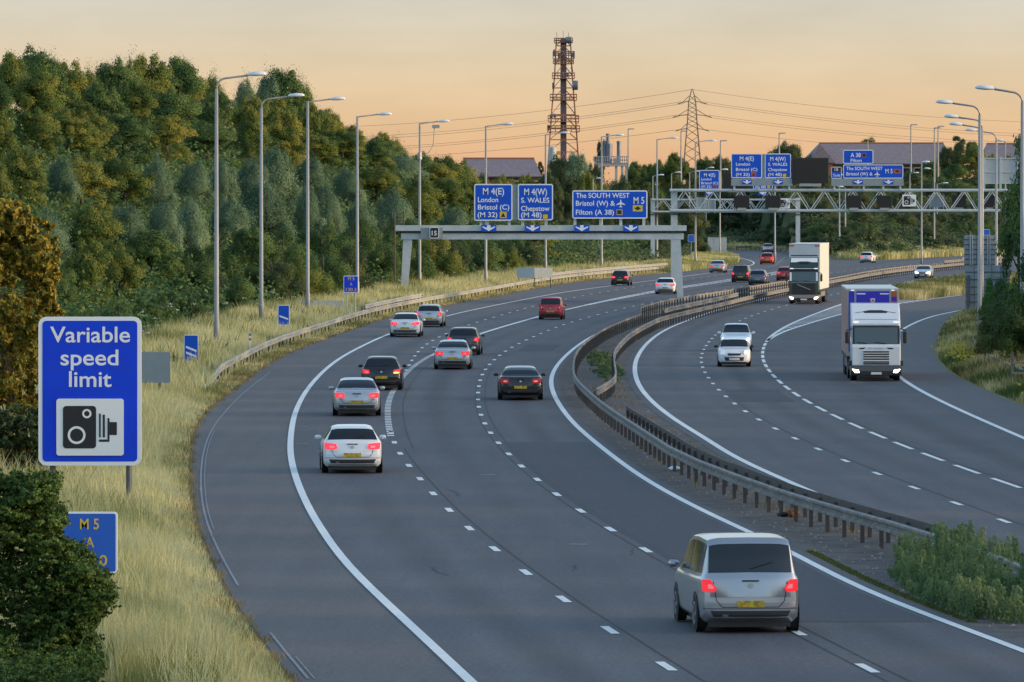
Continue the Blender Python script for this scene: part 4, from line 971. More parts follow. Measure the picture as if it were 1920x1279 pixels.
    shapes = {
     'hatch': [(.93, .93), (.55, .90), (.50, .78), (.62, .72), (.91, .74)], 'saloon': [(.92, .90), (.52, .88), (.52, .70), (.90, .70)],
     'estate': [(.93, .98), (.70, .93), (.62, .76), (.92, .72)], 'mpv': [(.93, 1.02), (.78, 1.02), (.66, .86), (.70, .78), (.92, .80)], 'mini': [(.9, .86), (.72, .86), (.72, .62), (.9, .62)]}
    lpoly = lp or shapes[kind]
    for sgn in (1, -1):
        pts = [(x * h * sgn, z) for x, z in lpoly]
        if sgn < 0: pts.reverse()
        o = conform('tail_light', pts, lm, rear_y, .02, .12)
        ic = (sum(p[0] for p in pts) / len(pts), sum(p[1] for p in pts) / len(pts))
        conform('reversing_lens', [(ic[0] + (p[0] - ic[0]) * .42 - sgn * .03, ic[1] + (p[1] - ic[1]) * .36 - .01) for p in pts], mat('lens_pale', (.5, .16, .17), .25, emit=(1, .25, .28), es=.5), rear_y, .026, .02, par=o)
        pts = [(x * h * sgn, z) for x, z in ([(.86, .74), (.48, .66), (.46, .60), (.84, .60)] if kind != 'mini' else [(.84, .82), (.62, .82), (.56, .70), (.62, .60), (.84, .62)])]
        if sgn < 0: pts.reverse()
        conform('headlight', pts, m_head if (oncoming and lights != 'off') else m_headd, front_y, .012, .12, sy=1)
    bump = band('rear_bumper', .78 * h, .315, .43, m_trim, rear_y, .016, taper=.08)
    conform('exhaust', [(-.55 * h, .36), (-.55 * h, .32), (-.44 * h, .32), (-.44 * h, .36)], m_rim, rear_y, .03, .1, par=bump)
    if plate: conform('number_plate', [(-.26, .0 + (.62 if kind not in ('saloon',) else .60)), (-.26, (.50 if kind not in ('saloon',) else .48)), (.26, (.50 if kind not in ('saloon',) else .48)), (.26, (.62 if kind not in ('saloon',) else .60))], m_py, rear_y, .022, .03)
    conform('number_plate', [(-.26, .44), (-.26, .33), (.26, .33), (.26, .44)][::-1], m_pw, front_y, .022, .03, sy=1)
    band('grille', .42 * h, .57, .67, m_trim, front_y, .014, 1, .1)
    band('air_intake', .62 * h, .30, .48, m_trim, front_y, .012, 1, .1)
    ml = MB(); zz = H - .12; 
    conform('brake_strip', [(-.16, beltr - .07), (-.16, beltr - .09), (.16, beltr - .09), (.16, beltr - .07)], m_trim, rear_y, .008, .03)
    if not oncoming:
        zb_ = .50; sm = MB()
        for sgn in (1, -1):
            pts = [(sgn * .56 * h, zb_ + .012), (sgn * .66 * h, .62), (sgn * .72 * h, beltr - .10)]
            for (xa, za), (xb, zb2) in zip(pts[:-1], pts[1:]): sm.tube([(xa, rear_y(xa, za) - .001, za), (xb, rear_y(xb, zb2) - .001, zb2)], .008, 5)
        us = np.linspace(-.56 * h, .56 * h, 7)
        sm.tube([(float(u), rear_y(float(u), zb_) - .001, zb_) for u in us], .008, 5)
        us = np.linspace(-.92 * h, .92 * h, 9); sm.tube([(float(u), rear_y(float(u), .47) - .001, .47) for u in us], .007, 5)
        sm.build('boot_seam', m_trim, None).parent = root
        zz = beltr - .17 if kind != 'mini' else .8
        conform('badge', [(.05 * math.cos(q), zz + .045 * math.sin(q)) for q in np.linspace(0, 6.283, 11)[:-1]], m_rim, rear_y, .010, .02)
        if kind in ('hatch', 'estate', 'mpv'):
            pa = patch(np.array([rg[0] + .004, rg[0] + (rg[1] - rg[0]) * .3]), np.array([7.3, 7.98]), .018)
            MB().tube([tuple(pa[0, 1]), tuple(pa[1, 0])], .012, 5).build('rear_wiper', m_trim, None).parent = root
        pr = patch(np.linspace(rg[0] + .2 * (rg[1] - rg[0]), rg[0] + .75 * (rg[1] - rg[0]), 3), np.array([6.9, 7.4]), -.35)
    MB().box(-W_ * .40, W_ * .40, -L_ * .45, L_ * .44, .11, .27).build('underbody_shade_box', m_trim, None).parent = root  # dark box added below the car to deepen its contact shadow
    # mirrors
    ym = -L_ / 2 + (wsn[1] - .045) * L_
    for sgn in (1, -1):
        x = sgn * h * .97
        mm_ = MB(); mm_.lathe_x([(0, .03), (.05 * sgn, .07), (.17 * sgn, .075), (.21 * sgn, .03)], 10, x, ym, .99 + (.14 if kind == 'mpv' else 0)); o = mm_.build('mirror', m_body if kind != 'mini' else m_trim, None, smooth=True); o.parent = root
    # wheels
    rw = .33 if kind != 'mini' else .30
    if kind == 'mpv': rw = .34
    ax = (-L_ / 2 + (.78 if kind != 'saloon' else 1.0), L_ / 2 - .86)
    tw, arch = None, None
    for y in ax:
        for sgn in (1, -1):
            if tw is None:
                MB().lathe_x([(-.10, rw * .66), (-.10, rw * .96), (-.08, rw), (.08, rw), (.10, rw * .96), (.10, rw * .66)], 24).build('wheel', m_tyre, None, smooth=False)
                tw = COL.objects[-1]
                rm = MB(); rm.lathe_x([(.075, rw * .68), (.105, rw * .66), (.105, rw * .60), (.07, rw * .56), (.07, .02)], 20)
                for a in range(5):
                    q = a * 2 * math.pi / 5; rm.bar((.09, math.cos(q) * .05, math.sin(q) * .05), (.09, math.cos(q) * rw * .6, math.sin(q) * rw * .6), .06)
                r1 = rm.build('rim', m_rim, None); r1.parent = tw; w_ = tw
                ad = MB(); ad.lathe_x([(0, rw + .07), (.012, rw + .07), (.012, .01)], 28); arch = ad.build('wheel_arch', m_trim, None); a_ = arch
            else:
                w_ = copy_tree(tw); a_ = arch.copy(); COL.objects.link(a_)
            w_.parent = root; a_.parent = root
            tt = (y + L_ / 2) / L_; xw = h * float(plan(np.array(tt)))
            w_.location = (sgn * (xw - .088), y, rw); w_.rotation_euler = (0, 0, 0 if sgn > 0 else math.pi)
            a_.location = (sgn * (xw - .006), y, rw + .01); a_.rotation_euler = (0, 0, 0 if sgn > 0 else math.pi)
    if roofrack:
        for sgn in (1, -1):
            MB().tube([(sgn * h * roofw * .92, -L_ * .38, H - .03), (sgn * h * roofw * .92, -L_ * .36, H + .03), (sgn * h * roofw * .92, L_ * .0, H + .03), (sgn * h * roofw * .92, L_ * .02, H - .03)], .02, 6).build('roof_rail', m_trim, None).parent = root
    g = G(px[0], px[1]); th = math.atan(rot_curve.slope(g[1])) + yaw
    hd = (math.sin(th), math.cos(th)); k = L_ / 2 * sc
    root.location = (g[0] + hd[0] * k, g[1] + hd[1] * k, .03); root.rotation_euler = (0, 0, math.pi - th if oncoming else -th)
    if oncoming: root.rotation_euler = (0, 0, math.pi - th)
    root.scale = (sc, sc, sc)
    return root
SIL, WHT = paint('silver', (.34, .36, .39), .6), paint('white', (.70, .72, .74), 0)
SIL2 = paint('pale_silver', (.46, .48, .50), .5); DRK = paint('black', (.014, .014, .017), .3); BLU = paint('grey_blue', (.10, .12, .17), .5)
RED = paint('red', (.42, .015, .03), .1); ORG = paint('orange_red', (.50, .05, .015), .1); GRY = paint('dark_grey', (.05, .055, .06), .5)
BGE = paint('champagne', (.40, .38, .33), .5)
CA = 'cars driving away on the left carriageway'
van = car('silver people carrier in the foreground, nearest the viewer, red tail lights lit', 'mpv', 4.6, 1.97, 1.82, SIL, (1408, 1191), LC, group=CA, lights='lit', roofw=.80, cat='car', name='people_carrier')
car('white hatchback with bright pink red tail lights, lowest car in the left lane', 'hatch', 4.35, 1.82, 1.44, WHT, (661, 890), LE, group=CA, lights='bright', roofw=.66)
car('silver saloon directly in front of the white hatchback in the left lane', 'saloon', 4.7, 1.82, 1.43, SIL2, (669, 782), LE, group=CA, lights='bright', roofw=.68)
dark = car('black hatchback with a glowing orange indicator beside the ribbed lane marking', 'hatch', 4.3, 1.78, 1.46, DRK, (715, 733), LB_, group=CA, lights='lit', roofw=.68, lp=[(.93, .92), (.62, .88), (.56, .74), (.70, .70), (.92, .74)])
car('silver saloon in the middle lane, covering a darker car', 'saloon', 4.6, 1.80, 1.42, SIL2, (848, 694), LB_, group=CA, lights='lit')
car('dark estate half hidden behind the silver saloon in the middle lane', 'estate', 4.6, 1.80, 1.48, GRY, (868, 667), LB_, group=CA, lights='lit', roofw=.72)
car('white saloon with broad red tail lights in the left lane by the grass barrier', 'saloon', 4.7, 1.85, 1.46, WHT, (759, 633), LA, group=CA, lights='bright', lp=[(.94, .93), (.50, .88), (.46, .77), (.90, .74)])
car('pale silver estate just ahead of the white saloon in the left lane', 'estate', 4.5, 1.78, 1.48, SIL2, (804, 614), LA, group=CA, lights='lit')
car('black coupe with a yellow plate alone in the third lane', 'saloon', 4.6, 1.84, 1.38, DRK, (976, 752), LC, group=CA, lights='dim', roofw=.66, roof=paint('roof_sheen', (.20, .21, .23), .7))  # paler roof colour imitates the sky reflected on the black car
car('small tall red hatchback on its own in the middle of the curve', 'estate', 3.7, 1.66, 1.56, RED, (1032, 600), LB_, group=CA, lights='dim', roofw=.80)
car('black car with red lights beside the left barrier, left of the gantry leg', 'hatch', 4.3, 1.8, 1.5, DRK, (1162, 536), LA, group=CA, lights='bright')
car('white car touching the right leg of the portal gantry', 'hatch', 4.4, 1.84, 1.46, WHT, (1247, 552), LB_, group=CA, lights='bright')
car('silver car at the tip of the grass verge beyond the gantry', 'saloon', 4.6, 1.82, 1.45, SIL2, (1344, 512), LA, group=CA, lights='lit')
car('black sport utility car with wide red lights left of the dark green lorry', 'mpv', 4.5, 1.88, 1.75, DRK, (1388, 530), LB_, group=CA, lights='bright', roofw=.76)
car('grey blue car close to the central barrier, right of the black one', 'estate', 4.4, 1.8, 1.5, BLU, (1420, 535), LC, group=CA, lights='dim')
car('red car partly covered by the dark green lorry', 'hatch', 4.2, 1.78, 1.46, RED, (1471, 527), LC, group=CA, lights='lit')
car('bright orange red car heading up the slip road', 'hatch', 4.1, 1.80, 1.55, ORG, (1438, 496), LE, group=CA, lights='lit')
car('silver car farthest up the slip road, just above the orange one', 'hatch', 4.3, 1.8, 1.5, SIL2, (1440, 474), EDGE, group=CA, lights='lit')
car('white car on the far carriageway, half hidden by grass right of the lorry', 'hatch', 4.3, 1.8, 1.5, WHT, (1624, 493.5), LC, group=CA, lights='bright')
CO = 'cars approaching on the right carriageway'
car('white small hatchback with black mirrors and no lights, approaching in front of another white car', 'mini', 3.75, 1.62, 1.40, WHT, (1377, 689), LD, oncoming=True, group=CO, lights='off', roofw=.78)
car('white car with headlights on, right behind the small white hatchback', 'saloon', 4.4, 1.72, 1.50, WHT, (1380, 660), LD, oncoming=True, group=CO, lights='lit', roofw=.72)
car('distant silver car with yellow headlights approaching along the central barrier', 'hatch', 4.3, 1.8, 1.42, SIL2, (1729, 523), LD, oncoming=True, group=CO, lights='lit')
# the dark hatchback's indicator
h = 1.78 / 2
MB().add([(h * .60, -2.15 + .0, .78), (h * .88, -2.15 + .08, .79), (h * .86, -2.15 + .08, .74), (h * .62, -2.15 + .0, .73), (h * .60, -2.05, .78), (h * .88, -2.0, .79), (h * .86, -2.0, .74), (h * .62, -2.05, .73)],
         [(3, 2, 1, 0), (4, 5, 6, 7), (0, 1, 5, 4), (1, 2, 6, 5), (2, 3, 7, 6), (3, 0, 4, 7)]).build('indicator', m_ind, None).parent = dark

def lorry(label, px, curve, cab_m, low_m, tr_m, sc, TH, trail_yaw=0.0, blue_front=False, side_m=None, lights_es=1, yaw=0.0):
    "articulated lorry, front towards local +Y, front bumper at y=0"
    root = thing('articulated_lorry', label, 'lorry', (0, 0, 0), 0, 'lorries approaching on the right carriageway')
    W_ = 1.25
    def loc(mb, name, m, par=root, **k):
        o = mb.build(name, m, None, **k); o.parent = par; return o
    # cab: side profile (y,z) extruded across, bevelled
    prof = [(0, .75), (-.02, 1.72), (-.10, 1.80), (-.28, 2.78), (-.40, 3.0), (-.62, 3.20), (-1.25, 3.82), (-2.1, 3.86), (-2.2, 3.4), (-2.2, .75)]
    cabo = loc(MB().prism_x(prof, -W_ + .04, W_ - .04), 'cab', cab_m, bevel=.09)
    bmp = [(.03, .28), (.06, .50), (.04, .752), (-.04, .80), (-.5, .80), (-.5, .28)]
    bo = loc(MB().prism_x(bmp, -W_, W_), 'bumper', low_m, bevel=.05)
    # windscreen
    def face_y(z): return np.interp(z, [.75, 1.72, 1.80, 2.78, 3.0, 3.20, 3.82], [0, -.02, -.10, -.28, -.40, -.62, -1.25])
    def panel(name, x0, x1, z0, z1, m, proud=.012, par=root, k=1.0):
        vs = []
        for z, kk in ((z0, 1), (z1, k)):
            for x in (x0 * kk, x1 * kk): vs.append((x, float(face_y(z)) + proud, z))
        vs += [(a, b - .03, c) for a, b, c in vs]
        return loc(MB().add(vs, [(1, 0, 2, 3), (4, 5, 7, 6), (0, 1, 5, 4), (1, 3, 7, 5), (3, 2, 6, 7), (2, 0, 4, 6)]), name, m, par)
    ws = panel('windscreen', -1.07, 1.07, 1.84, 2.66, mat('lorry_glass', (.05, .075, .085), .12, spec=.7), .015)
    panel('windscreen_frame', -1.17, 1.17, 1.80, 2.72, m_trim, .006)
    for x in (-.45, .45): loc(MB().bar((x, float(face_y(1.86)) + .04, 1.86), (x + .5, float(face_y(2.05)) + .04, 1.93), .03), 'wiper', m_trim, ws)
    loc(MB().box(-1.12, 1.12, -.40, -.18, 2.75, 2.86), 'sun_visor', cab_m if blue_front else m_trim, bevel=.02)
    for x in (-1.0, 1.0): loc(MB().box(x - .14, x + .14, -.24, -.166, 2.88, 2.96), 'marker_lamp', mat('marker_white', (.8, .8, .78), .3, emit=(1, .95, .85), es=.6))
    dk = [(-.55, 3.36), (.55, 3.36), (.62, 3.44), (.3, 3.50), (-.3, 3.50), (-.62, 3.44)]
    loc(MB().add([(x, float(face_y(z)) + .012, z) for x, z in dk], [tuple(reversed(range(6)))]), 'roof_recess', m_trim)
    for sgn in (1, -1):
        loc(MB().bar((sgn * .6, float(face_y(3.42)) + .01, 3.42), (sgn * 1.0, float(face_y(3.37)) + .01, 3.37), .02), 'roof_seam', m_trim)
    loc(MB().box(-1.05, 1.05, float(face_y(3.05)) - .03, float(face_y(3.05)) + .012, 3.03, 3.06), 'fairing_gap', m_trim)
    # grille
    if not blue_front:
        panel('white_fairing', -1.12, 1.12, 2.90, 3.78, m_white, .012, k=.97)
        panel('lower_fairing', -1.16, -1.0, 1.9, 2.6, m_white, .02); panel('lower_fairing', 1.0, 1.16, 1.9, 2.6, m_white, .02)
    if blue_front:
        gr = panel('grille_panel', -.66, .66, .82, 1.52, cab_m, .012)
        for i, z in enumerate((.86, .95, 1.09, 1.21, 1.33, 1.45)): loc(MB().box(-.64, .64, float(face_y(z)) + .0, float(face_y(z)) + .026, z - .034, z + .034), 'grille_slot', m_black, gr)
        for sgn in (1, -1): loc(MB().add([(sgn * .52, float(face_y(1.66)) + .012, 1.67), (sgn * .86, float(face_y(1.66)) + .012, 1.64), (sgn * .80, float(face_y(1.6)) + .012, 1.58), (sgn * .62, float(face_y(1.6)) + .012, 1.58)], [(0, 1, 2, 3) if sgn < 0 else (3, 2, 1, 0)]), 'corner_vent', m_trim)
        tx = MB(); put_text(tx, 'SCANIA', .38, -.38, 1.57, .10, .0); 
        loc(MB().add([(a, float(face_y(c)) + .016, c) for a, b, c in tx.v], [tuple(f) for f in tx.f]), 'lettering', mat('badge_grey', (.45, .48, .50), .4, .5))
    else:
        gr = panel('grille_panel', -.95, .95, .78, 1.70, m_trim, .014)
        loc(MB().bar((-.55, .03, 1.18), (.55, .03, 1.62), .06), 'grille_bar', m_rim, gr)
        for z in (1.0, 1.2, 1.4): loc(MB().box(-.9, .9, .0, .03, z - .03, z + .02), 'grille_slot', GRY, gr)
        loc(MB().box(-1.1, 1.1, -.13, -.06, 1.71, 1.79), 'silver_band', m_rim, gr)
        loc(MB().box(-.32, .32, float(face_y(3.3)) - .05, float(face_y(3.3)) + .03, 3.22, 3.40), 'roof_vent', m_trim)
        loc(MB().tube([(-1.1, -1.0, 3.98), (1.1, -1.0, 3.98)], .045, 8), 'light_bar', m_trim)
    for sgn in (1, -1):
        loc(MB().add([(sgn * 1.20, .062, .60), (sgn * .88, .068, .56), (sgn * .84, .068, .42), (sgn * 1.05, .066, .42), (sgn * 1.2, -.1, .6), (sgn * .88, -.1, .56), (sgn * .84, -.1, .42), (sgn * 1.05, -.1, .42)],
                     [(0, 1, 2, 3), (4, 5, 6, 7), (0, 1, 5, 4), (1, 2, 6, 5), (2, 3, 7, 6), (3, 0, 4, 7)]), 'headlight', m_head, root)
        loc(MB().box(sgn * 1.22 - .12, sgn * 1.22 + .12, -.34, -.02, .76, 1.02), 'lamp_shroud', m_trim, bevel=.03)
        mr_ = MB(); mr_.box(sgn * 1.43 - .10, sgn * 1.43 + .10, -.30, -.14, 1.86, 2.45); mo = loc(mr_, 'mirror', m_trim, bevel=.05)
        loc(MB().tube([(sgn * 1.16, -.30, 2.6), (sgn * 1.46, -.22, 2.52), (sgn * 1.43, -.22, 2.3)], .035, 6), 'mirror_arm', m_trim, mo)
        loc(MB().box(min(sgn * 1.212, sgn * 1.222), max(sgn * 1.212, sgn * 1.222), -1.35, -.45, 1.95, 2.70), 'side_window', m_glass)
    loc(MB().box(-.26, .26, .065, .08, .33, .45), 'number_plate', m_pw)
    loc(MB().box(-.8, .8, .055, .066, .30, .50), 'bumper_step', m_trim)
    # wheels
    def wheel(x, y, par):
        o = loc(MB().lathe_x([(-.16, .30), (-.16, .48), (-.13, .51), (.13, .51), (.16, .48), (.16, .30)], 22, x, y, .51), 'wheel', m_tyre, par)
        loc(MB().lathe_x([(-.165, .29), (.165, .29)], 16, x, y, .51), 'hub', m_rim, o)
    for y in (-1.35, -5.0):
        for x in (-1.06, 1.06): wheel(x, y, root)
    loc(MB().box(-.45, .45, -7.0, -.5, .6, .95), 'chassis', m_trim)
    for sgn in (1, -1): loc(MB().box(sgn * 1.0 - .2, sgn * 1.0 + .2, -4.3, -2.3, .45, 1.0), 'fuel_tank', m_rim if not blue_front else m_trim, bevel=.06)
    # trailer pivots about the fifth wheel
    tr = bpy.data.objects.new('trailer', None); COL.objects.link(tr); tr.parent = root; tr.location = (0, -4.6, 0); tr.rotation_euler = (0, 0, trail_yaw)
    y0, y1 = 1.85, -11.7
    loc(MB().box(-1.27, 1.27, y1, y0, 1.15, TH - .06), 'trailer_box', tr_m, tr, bevel=.03)
    loc(MB().box(-1.29, 1.29, y1 - .02, y0 + .02, TH - .055, TH), 'trailer_roof', mat('trailer_roof_white', (.66, .64, .58), .5), tr)
    loc(MB().box(-1.285, 1.285, y1 + .1, y0 - .1, 1.0, 1.146), 'side_rave', m_trim, tr)
    if side_m:
        for sgn in (1, -1): loc(MB().box(min(sgn * 1.272, sgn * 1.282), max(sgn * 1.272, sgn * 1.282), y1 + .15, y0 - .12, 1.2, TH - .12), 'side_curtain', side_m, tr)
    if blue_front:
        mb_ = mat('deep_blue_panel', (.03, .022, .42), .4)
        f = MB().box(-.82, .82, y0 + .003, y0 + .03, 1.4, TH - .14); loc(f, 'front_panel', mb_, tr)
        for sgn, nm in ((1, 'left'), (-1, 'right')):
            loc(MB().box(sgn * 1.06 - .14, sgn * 1.06 + .14, y0 + .003, y0 + .03, 1.4, TH - .14), 'corner_panel', mb_ if sgn > 0 else mat('orange_panel', (.46, .09, .02), .45), tr)
        loc(MB().box(-1.20, -.93, y0 + .034, y0 + .045, TH - .62, TH - .42), 'corner_band', mb_, tr)
        sh = [(-.13, .10), (-.10, -.02), (0, -.17), (.10, -.02), (.13, .10), (.06, .13), (-.06, .13)]
        loc(MB().add([(a, y0 + .036, TH - .62 + b) for a, b in sh], [tuple(range(7))]), 'crest', mat('crest_white', (.6, .55, .62), .5), tr)
        loc(MB().add([(a * .45, y0 + .040, TH - .62 + b * .45) for a, b in sh], [tuple(range(7))]), 'crest_middle', m_rust, tr)
        for sgn in (1, -1): loc(MB().box(sgn * .58 - .22, sgn * .58 + .22, y0 + .033, y0 + .045, TH - .30, TH - .24), 'white_flash', m_white, tr)
        for x in (-1.0, 1.0): loc(MB().box(x - .08, x + .08, y0 + .02, y0 + .07, TH - .12, TH - .07), 'marker_lamp', mat('marker_white', (.8, .8, .78), .3), tr)
    else:
        for x in (-1.05, 1.05): loc(MB().box(x - .2, x + .2, y0 + .003, y0 + .03, TH - .25, TH - .10), 'red_marker', mat('pale_red', (.55, .16, .15), .5), tr)
    for y in (-7.2, -8.5, -9.8):
        for x in (-1.06, 1.06):
            o = loc(MB().lathe_x([(-.16, .30), (-.16, .48), (-.13, .51), (.13, .51), (.16, .48), (.16, .30)], 20, x, y, .51), 'trailer_wheel', m_tyre, tr)
    for sgn in (1, -1): loc(MB().box(sgn * 1.22 - .02, sgn * 1.22 + .02, -6.3, -.5, .55, .95), 'side_guard', m_rim if not blue_front else GRY, tr)
    loc(MB().box(-1.2, 1.2, y1, y1 + .1, .5, .65), 'rear_bar', m_trim, tr)
    g = G(*px); th = math.atan(curve.slope(g[1])) + yaw
    root.location = (g[0], g[1], .03); root.rotation_euler = (0, 0, math.pi - th); root.scale = (sc, sc, sc)
    return root
m_curt = mat('salmon_curtain', (.46, .19, .12), .55, var=.4, vs=.5, col2=(.34, .24, .26))
lorry('white cabbed articulated lorry with a deep blue trailer front, headlights on, nearest lorry', (1643, 716), LX, paint('lorry_white', (.66, .69, .72), 0), GRY, mat('trailer_grey', (.42, .40, .42), .5), .925, 4.55, -.022, True, m_curt, yaw=.0)
lorry('dark green cabbed lorry with a tall cream trailer, headlights on, farther back', (1507, 571), RI, paint('bottle_green', (.018, .045, .032), .2), paint('lorry_pink', (.25, .17, .15), .1), mat('cream_trailer', (.54, .56, .57), .5, var=.06, vs=.6), .98, 4.95, -.02, False, mat('cream_curtain', (.50, .51, .47), .55, var=.1, vs=.8), yaw=-.02)

# litter on the central reserve
g = G(1265, 884); t = thing('plastic_bag', 'crumpled white plastic bag lying below the central barrier', 'litter', (g[0], g[1], .02))
def lump(name, m, rx, ry, rz, seed, par):
    r_ = np.random.default_rng(seed); n, k = 9, 14; vs = []
    for i in range(n):
        a = math.pi * i / (n - 1)
        for j in range(k):
            b = 2 * math.pi * j / k; q = 1 + .35 * (r_.random() - .5)
            vs.append((math.sin(a) * math.cos(b) * rx * q, math.sin(a) * math.sin(b) * ry * q, rz + math.cos(a) * rz * q))
    fs = [(i * k + j, i * k + (j + 1) % k, (i + 1) * k + (j + 1) % k, (i + 1) * k + j) for i in range(n - 1) for j in range(k)]
    o = MB().add(vs, fs).build(name, m, None); o.parent = par
lump('bag', mat('bag_white', (.62, .66, .72), .5), .19, .22, .07, 3, t)
lump('bag_knot', mat('bag_white', (.62, .66, .72), .5), .05, .05, .09, 4, t)
g = G(1468, 970); t = thing('debris_heap', 'brown and black bundle of debris at the foot of the central barrier', 'litter', (g[0], g[1], .02))
lump('brown_piece', mat('debris_brown', (.24, .085, .025), .8, var=.3, vs=9), .17, .3, .11, 8, t)
lump('black_piece', m_tyre, .16, .25, .06, 9, t); t.children[-1].location = (.26, 0, 0)

# ------------------------------------------------------------------ far structures
m_tower = mat('sunlit_lattice', (.42, .17, .08), .6, .1, var=.25, vs=.4, col2=(.28, .15, .11))  # orange base colour carries the low sun's warm light on the steel
m_cable = mat('cable_column', (.10, .09, .13), .7)
d = 1500.0; s = d / F
bz = 9.0
t = thing('telecom_tower', 'tall red-brown lattice telecoms tower with drum dishes against the orange sky', 'tower', (P(1057, 0, d)[0], d, bz))
def zof(y): return P(0, y, d)[2]
cxw = P(1056.5, 0, d)[0]
def halfw(z): return np.interp(z, [bz, zof(236), zof(140), zof(72)], [4.4, 3.2, 2.2, 1.75])
ztop = zof(72); corners = ((-1, -1), (1, -1), (1, 1), (-1, 1))
for sx, sy in corners:
    MB().tube([(cxw + sx * halfw(z), d + sy * halfw(z), z) for z in (bz, zof(236), zof(140), ztop)], .17, 6).build('leg', m_tower, t)
br = MB(); lv = [bz, zof(285), zof(262), zof(240), zof(215), zof(186), zof(165), zof(142), zof(120), zof(100), zof(86), ztop]
for a, b in zip(lv[:-1], lv[1:]):
    for k in range(4):
        (ax, ay), (bx, by) = corners[k], corners[(k + 1) % 4]; ha, hb = halfw(a), halfw(b); mx_, my_ = (ax + bx) / 2 * hb, (ay + by) / 2 * hb
        br.tube([(cxw + ax * ha, d + ay * ha, a), (cxw + mx_, d + my_, b)], .075, 5); br.tube([(cxw + bx * ha, d + by * ha, a), (cxw + mx_, d + my_, b)], .075, 5)
        br.tube([(cxw + ax * ha, d + ay * ha, a), (cxw + bx * ha, d + by * ha, a)], .08, 5)
br.build('bracing', m_tower, t)
MB().box(cxw - .75, cxw + .75, d - .5, d + .5, bz, ztop).build('cable_column', m_cable, t)
for y0_, y1_, ex in ((72, 80, .5), (97, 110, .6), (113, 119, .5), (137, 147, .5), (177, 188, .6), (217, 228, .7), (236, 247, .7)):
    h_ = halfw(zof(y1_)) + ex; m = MB(); z0, z1 = zof(y1_), zof(y0_)
    m.box(cxw - h_, cxw + h_, d - h_, d + h_, z0 - .12, z0)
    for zz in (z1, (z0 + z1) / 2):
        for k in range(4):
            (ax, ay), (bx, by) = corners[k], corners[(k + 1) % 4]; m.tube([(cxw + ax * h_, d + ay * h_, zz), (cxw + bx * h_, d + by * h_, zz)], .09, 5)
    for k in range(4):
        (ax, ay), (bx, by) = corners[k], corners[(k + 1) % 4]
        for u in np.linspace(0, 1, 5)[:-1]: m.tube([(cxw + (ax + (bx - ax) * u) * h_, d + (ay + (by - ay) * u) * h_, z0), (cxw + (ax + (bx - ax) * u) * h_, d + (ay + (by - ay) * u) * h_, z1)], .09, 5)
    m.build('platform', m_tower, t)
def drum(px, py, r, w, dx):
    c = P(px, py, d - 3); m = MB(); m.lathe_x([(-w / 2, r * .9), (-w / 2, r), (w / 2, r), (w / 2 + .15, r * .8)], 18, *c); m.build('dish', mat('dish_grey', (.12, .14, .19), .5), t, smooth=False)
drum(1078, 160, 1.2, 1.3, 1); drum(1033, 218, .45, .6, -1); drum(1040, 217, .5, .6, -1); drum(1066, 75, .8, 1.4, 1)
pn = MB()
for px, y0_, y1_ in ((1039, 93, 106), (1076, 96, 110), (1073, 99, 108), (1072, 126, 130), (1073, 131, 135), (1037, 155, 167), (1028, 234, 245), (1030, 237, 243), (1060, 98, 108), (1049, 100, 109), (1064, 138, 145), (1052, 139, 146)):
    a = P(px, y1_, d - 2.8); b = P(px, y0_, d - 2.8); pn.box(a[0] - .22, a[0] + .22, d - 3.0, d - 2.6, a[2], b[2])
pn.build('antenna_panels', m_cable, t)
fr = MB(); a, b = P(1078, 231, d), P(1085, 219, d)
for p1, p2 in (((a[0], d, a[2]), (b[0], d, a[2])), ((b[0], d, a[2]), (b[0], d, b[2])), ((b[0], d, b[2]), (a[0], d, b[2]))): fr.tube([p1, p2], .09, 5)
fr.build('side_frame', m_tower, t)
for px, yy in ((1044, 60), (1056, 58), (1066, 61)): MB().tube([(P(px, 0, d)[0], d, ztop), (P(px, 0, d)[0], d, zof(yy))], .06, 5).build('whip_aerial', m_cable, t)
a = P(1036, 283, d - 4); MB().lathe_x([(-.2, 1.0), (.2, 1.0)], 16, a[0], a[1], a[2]) if False else None
wt = thing('water_tank', 'small pale tank showing above trees at the foot of the lattice tower', 'tank', (a[0], d - 6, a[2] - 5))
m = MB(); m.tube([(a[0], d - 6, a[2] - 5), (a[0], d - 6, a[2] + .7)], 1.0, 16); m.tube([(a[0], d - 6, a[2] + .703), (a[0], d - 6, a[2] + 1.1)], [.95, .5], 16); m.build('tank', m_grey, wt)
MB().box(a[0] + .6, a[0] + 1.9, d - 6.4, d - 5.6, a[2] - 1, a[2] - .1).build('yellow_plate', mat('lit_yellow', (.55, .33, .05), .6), wt)

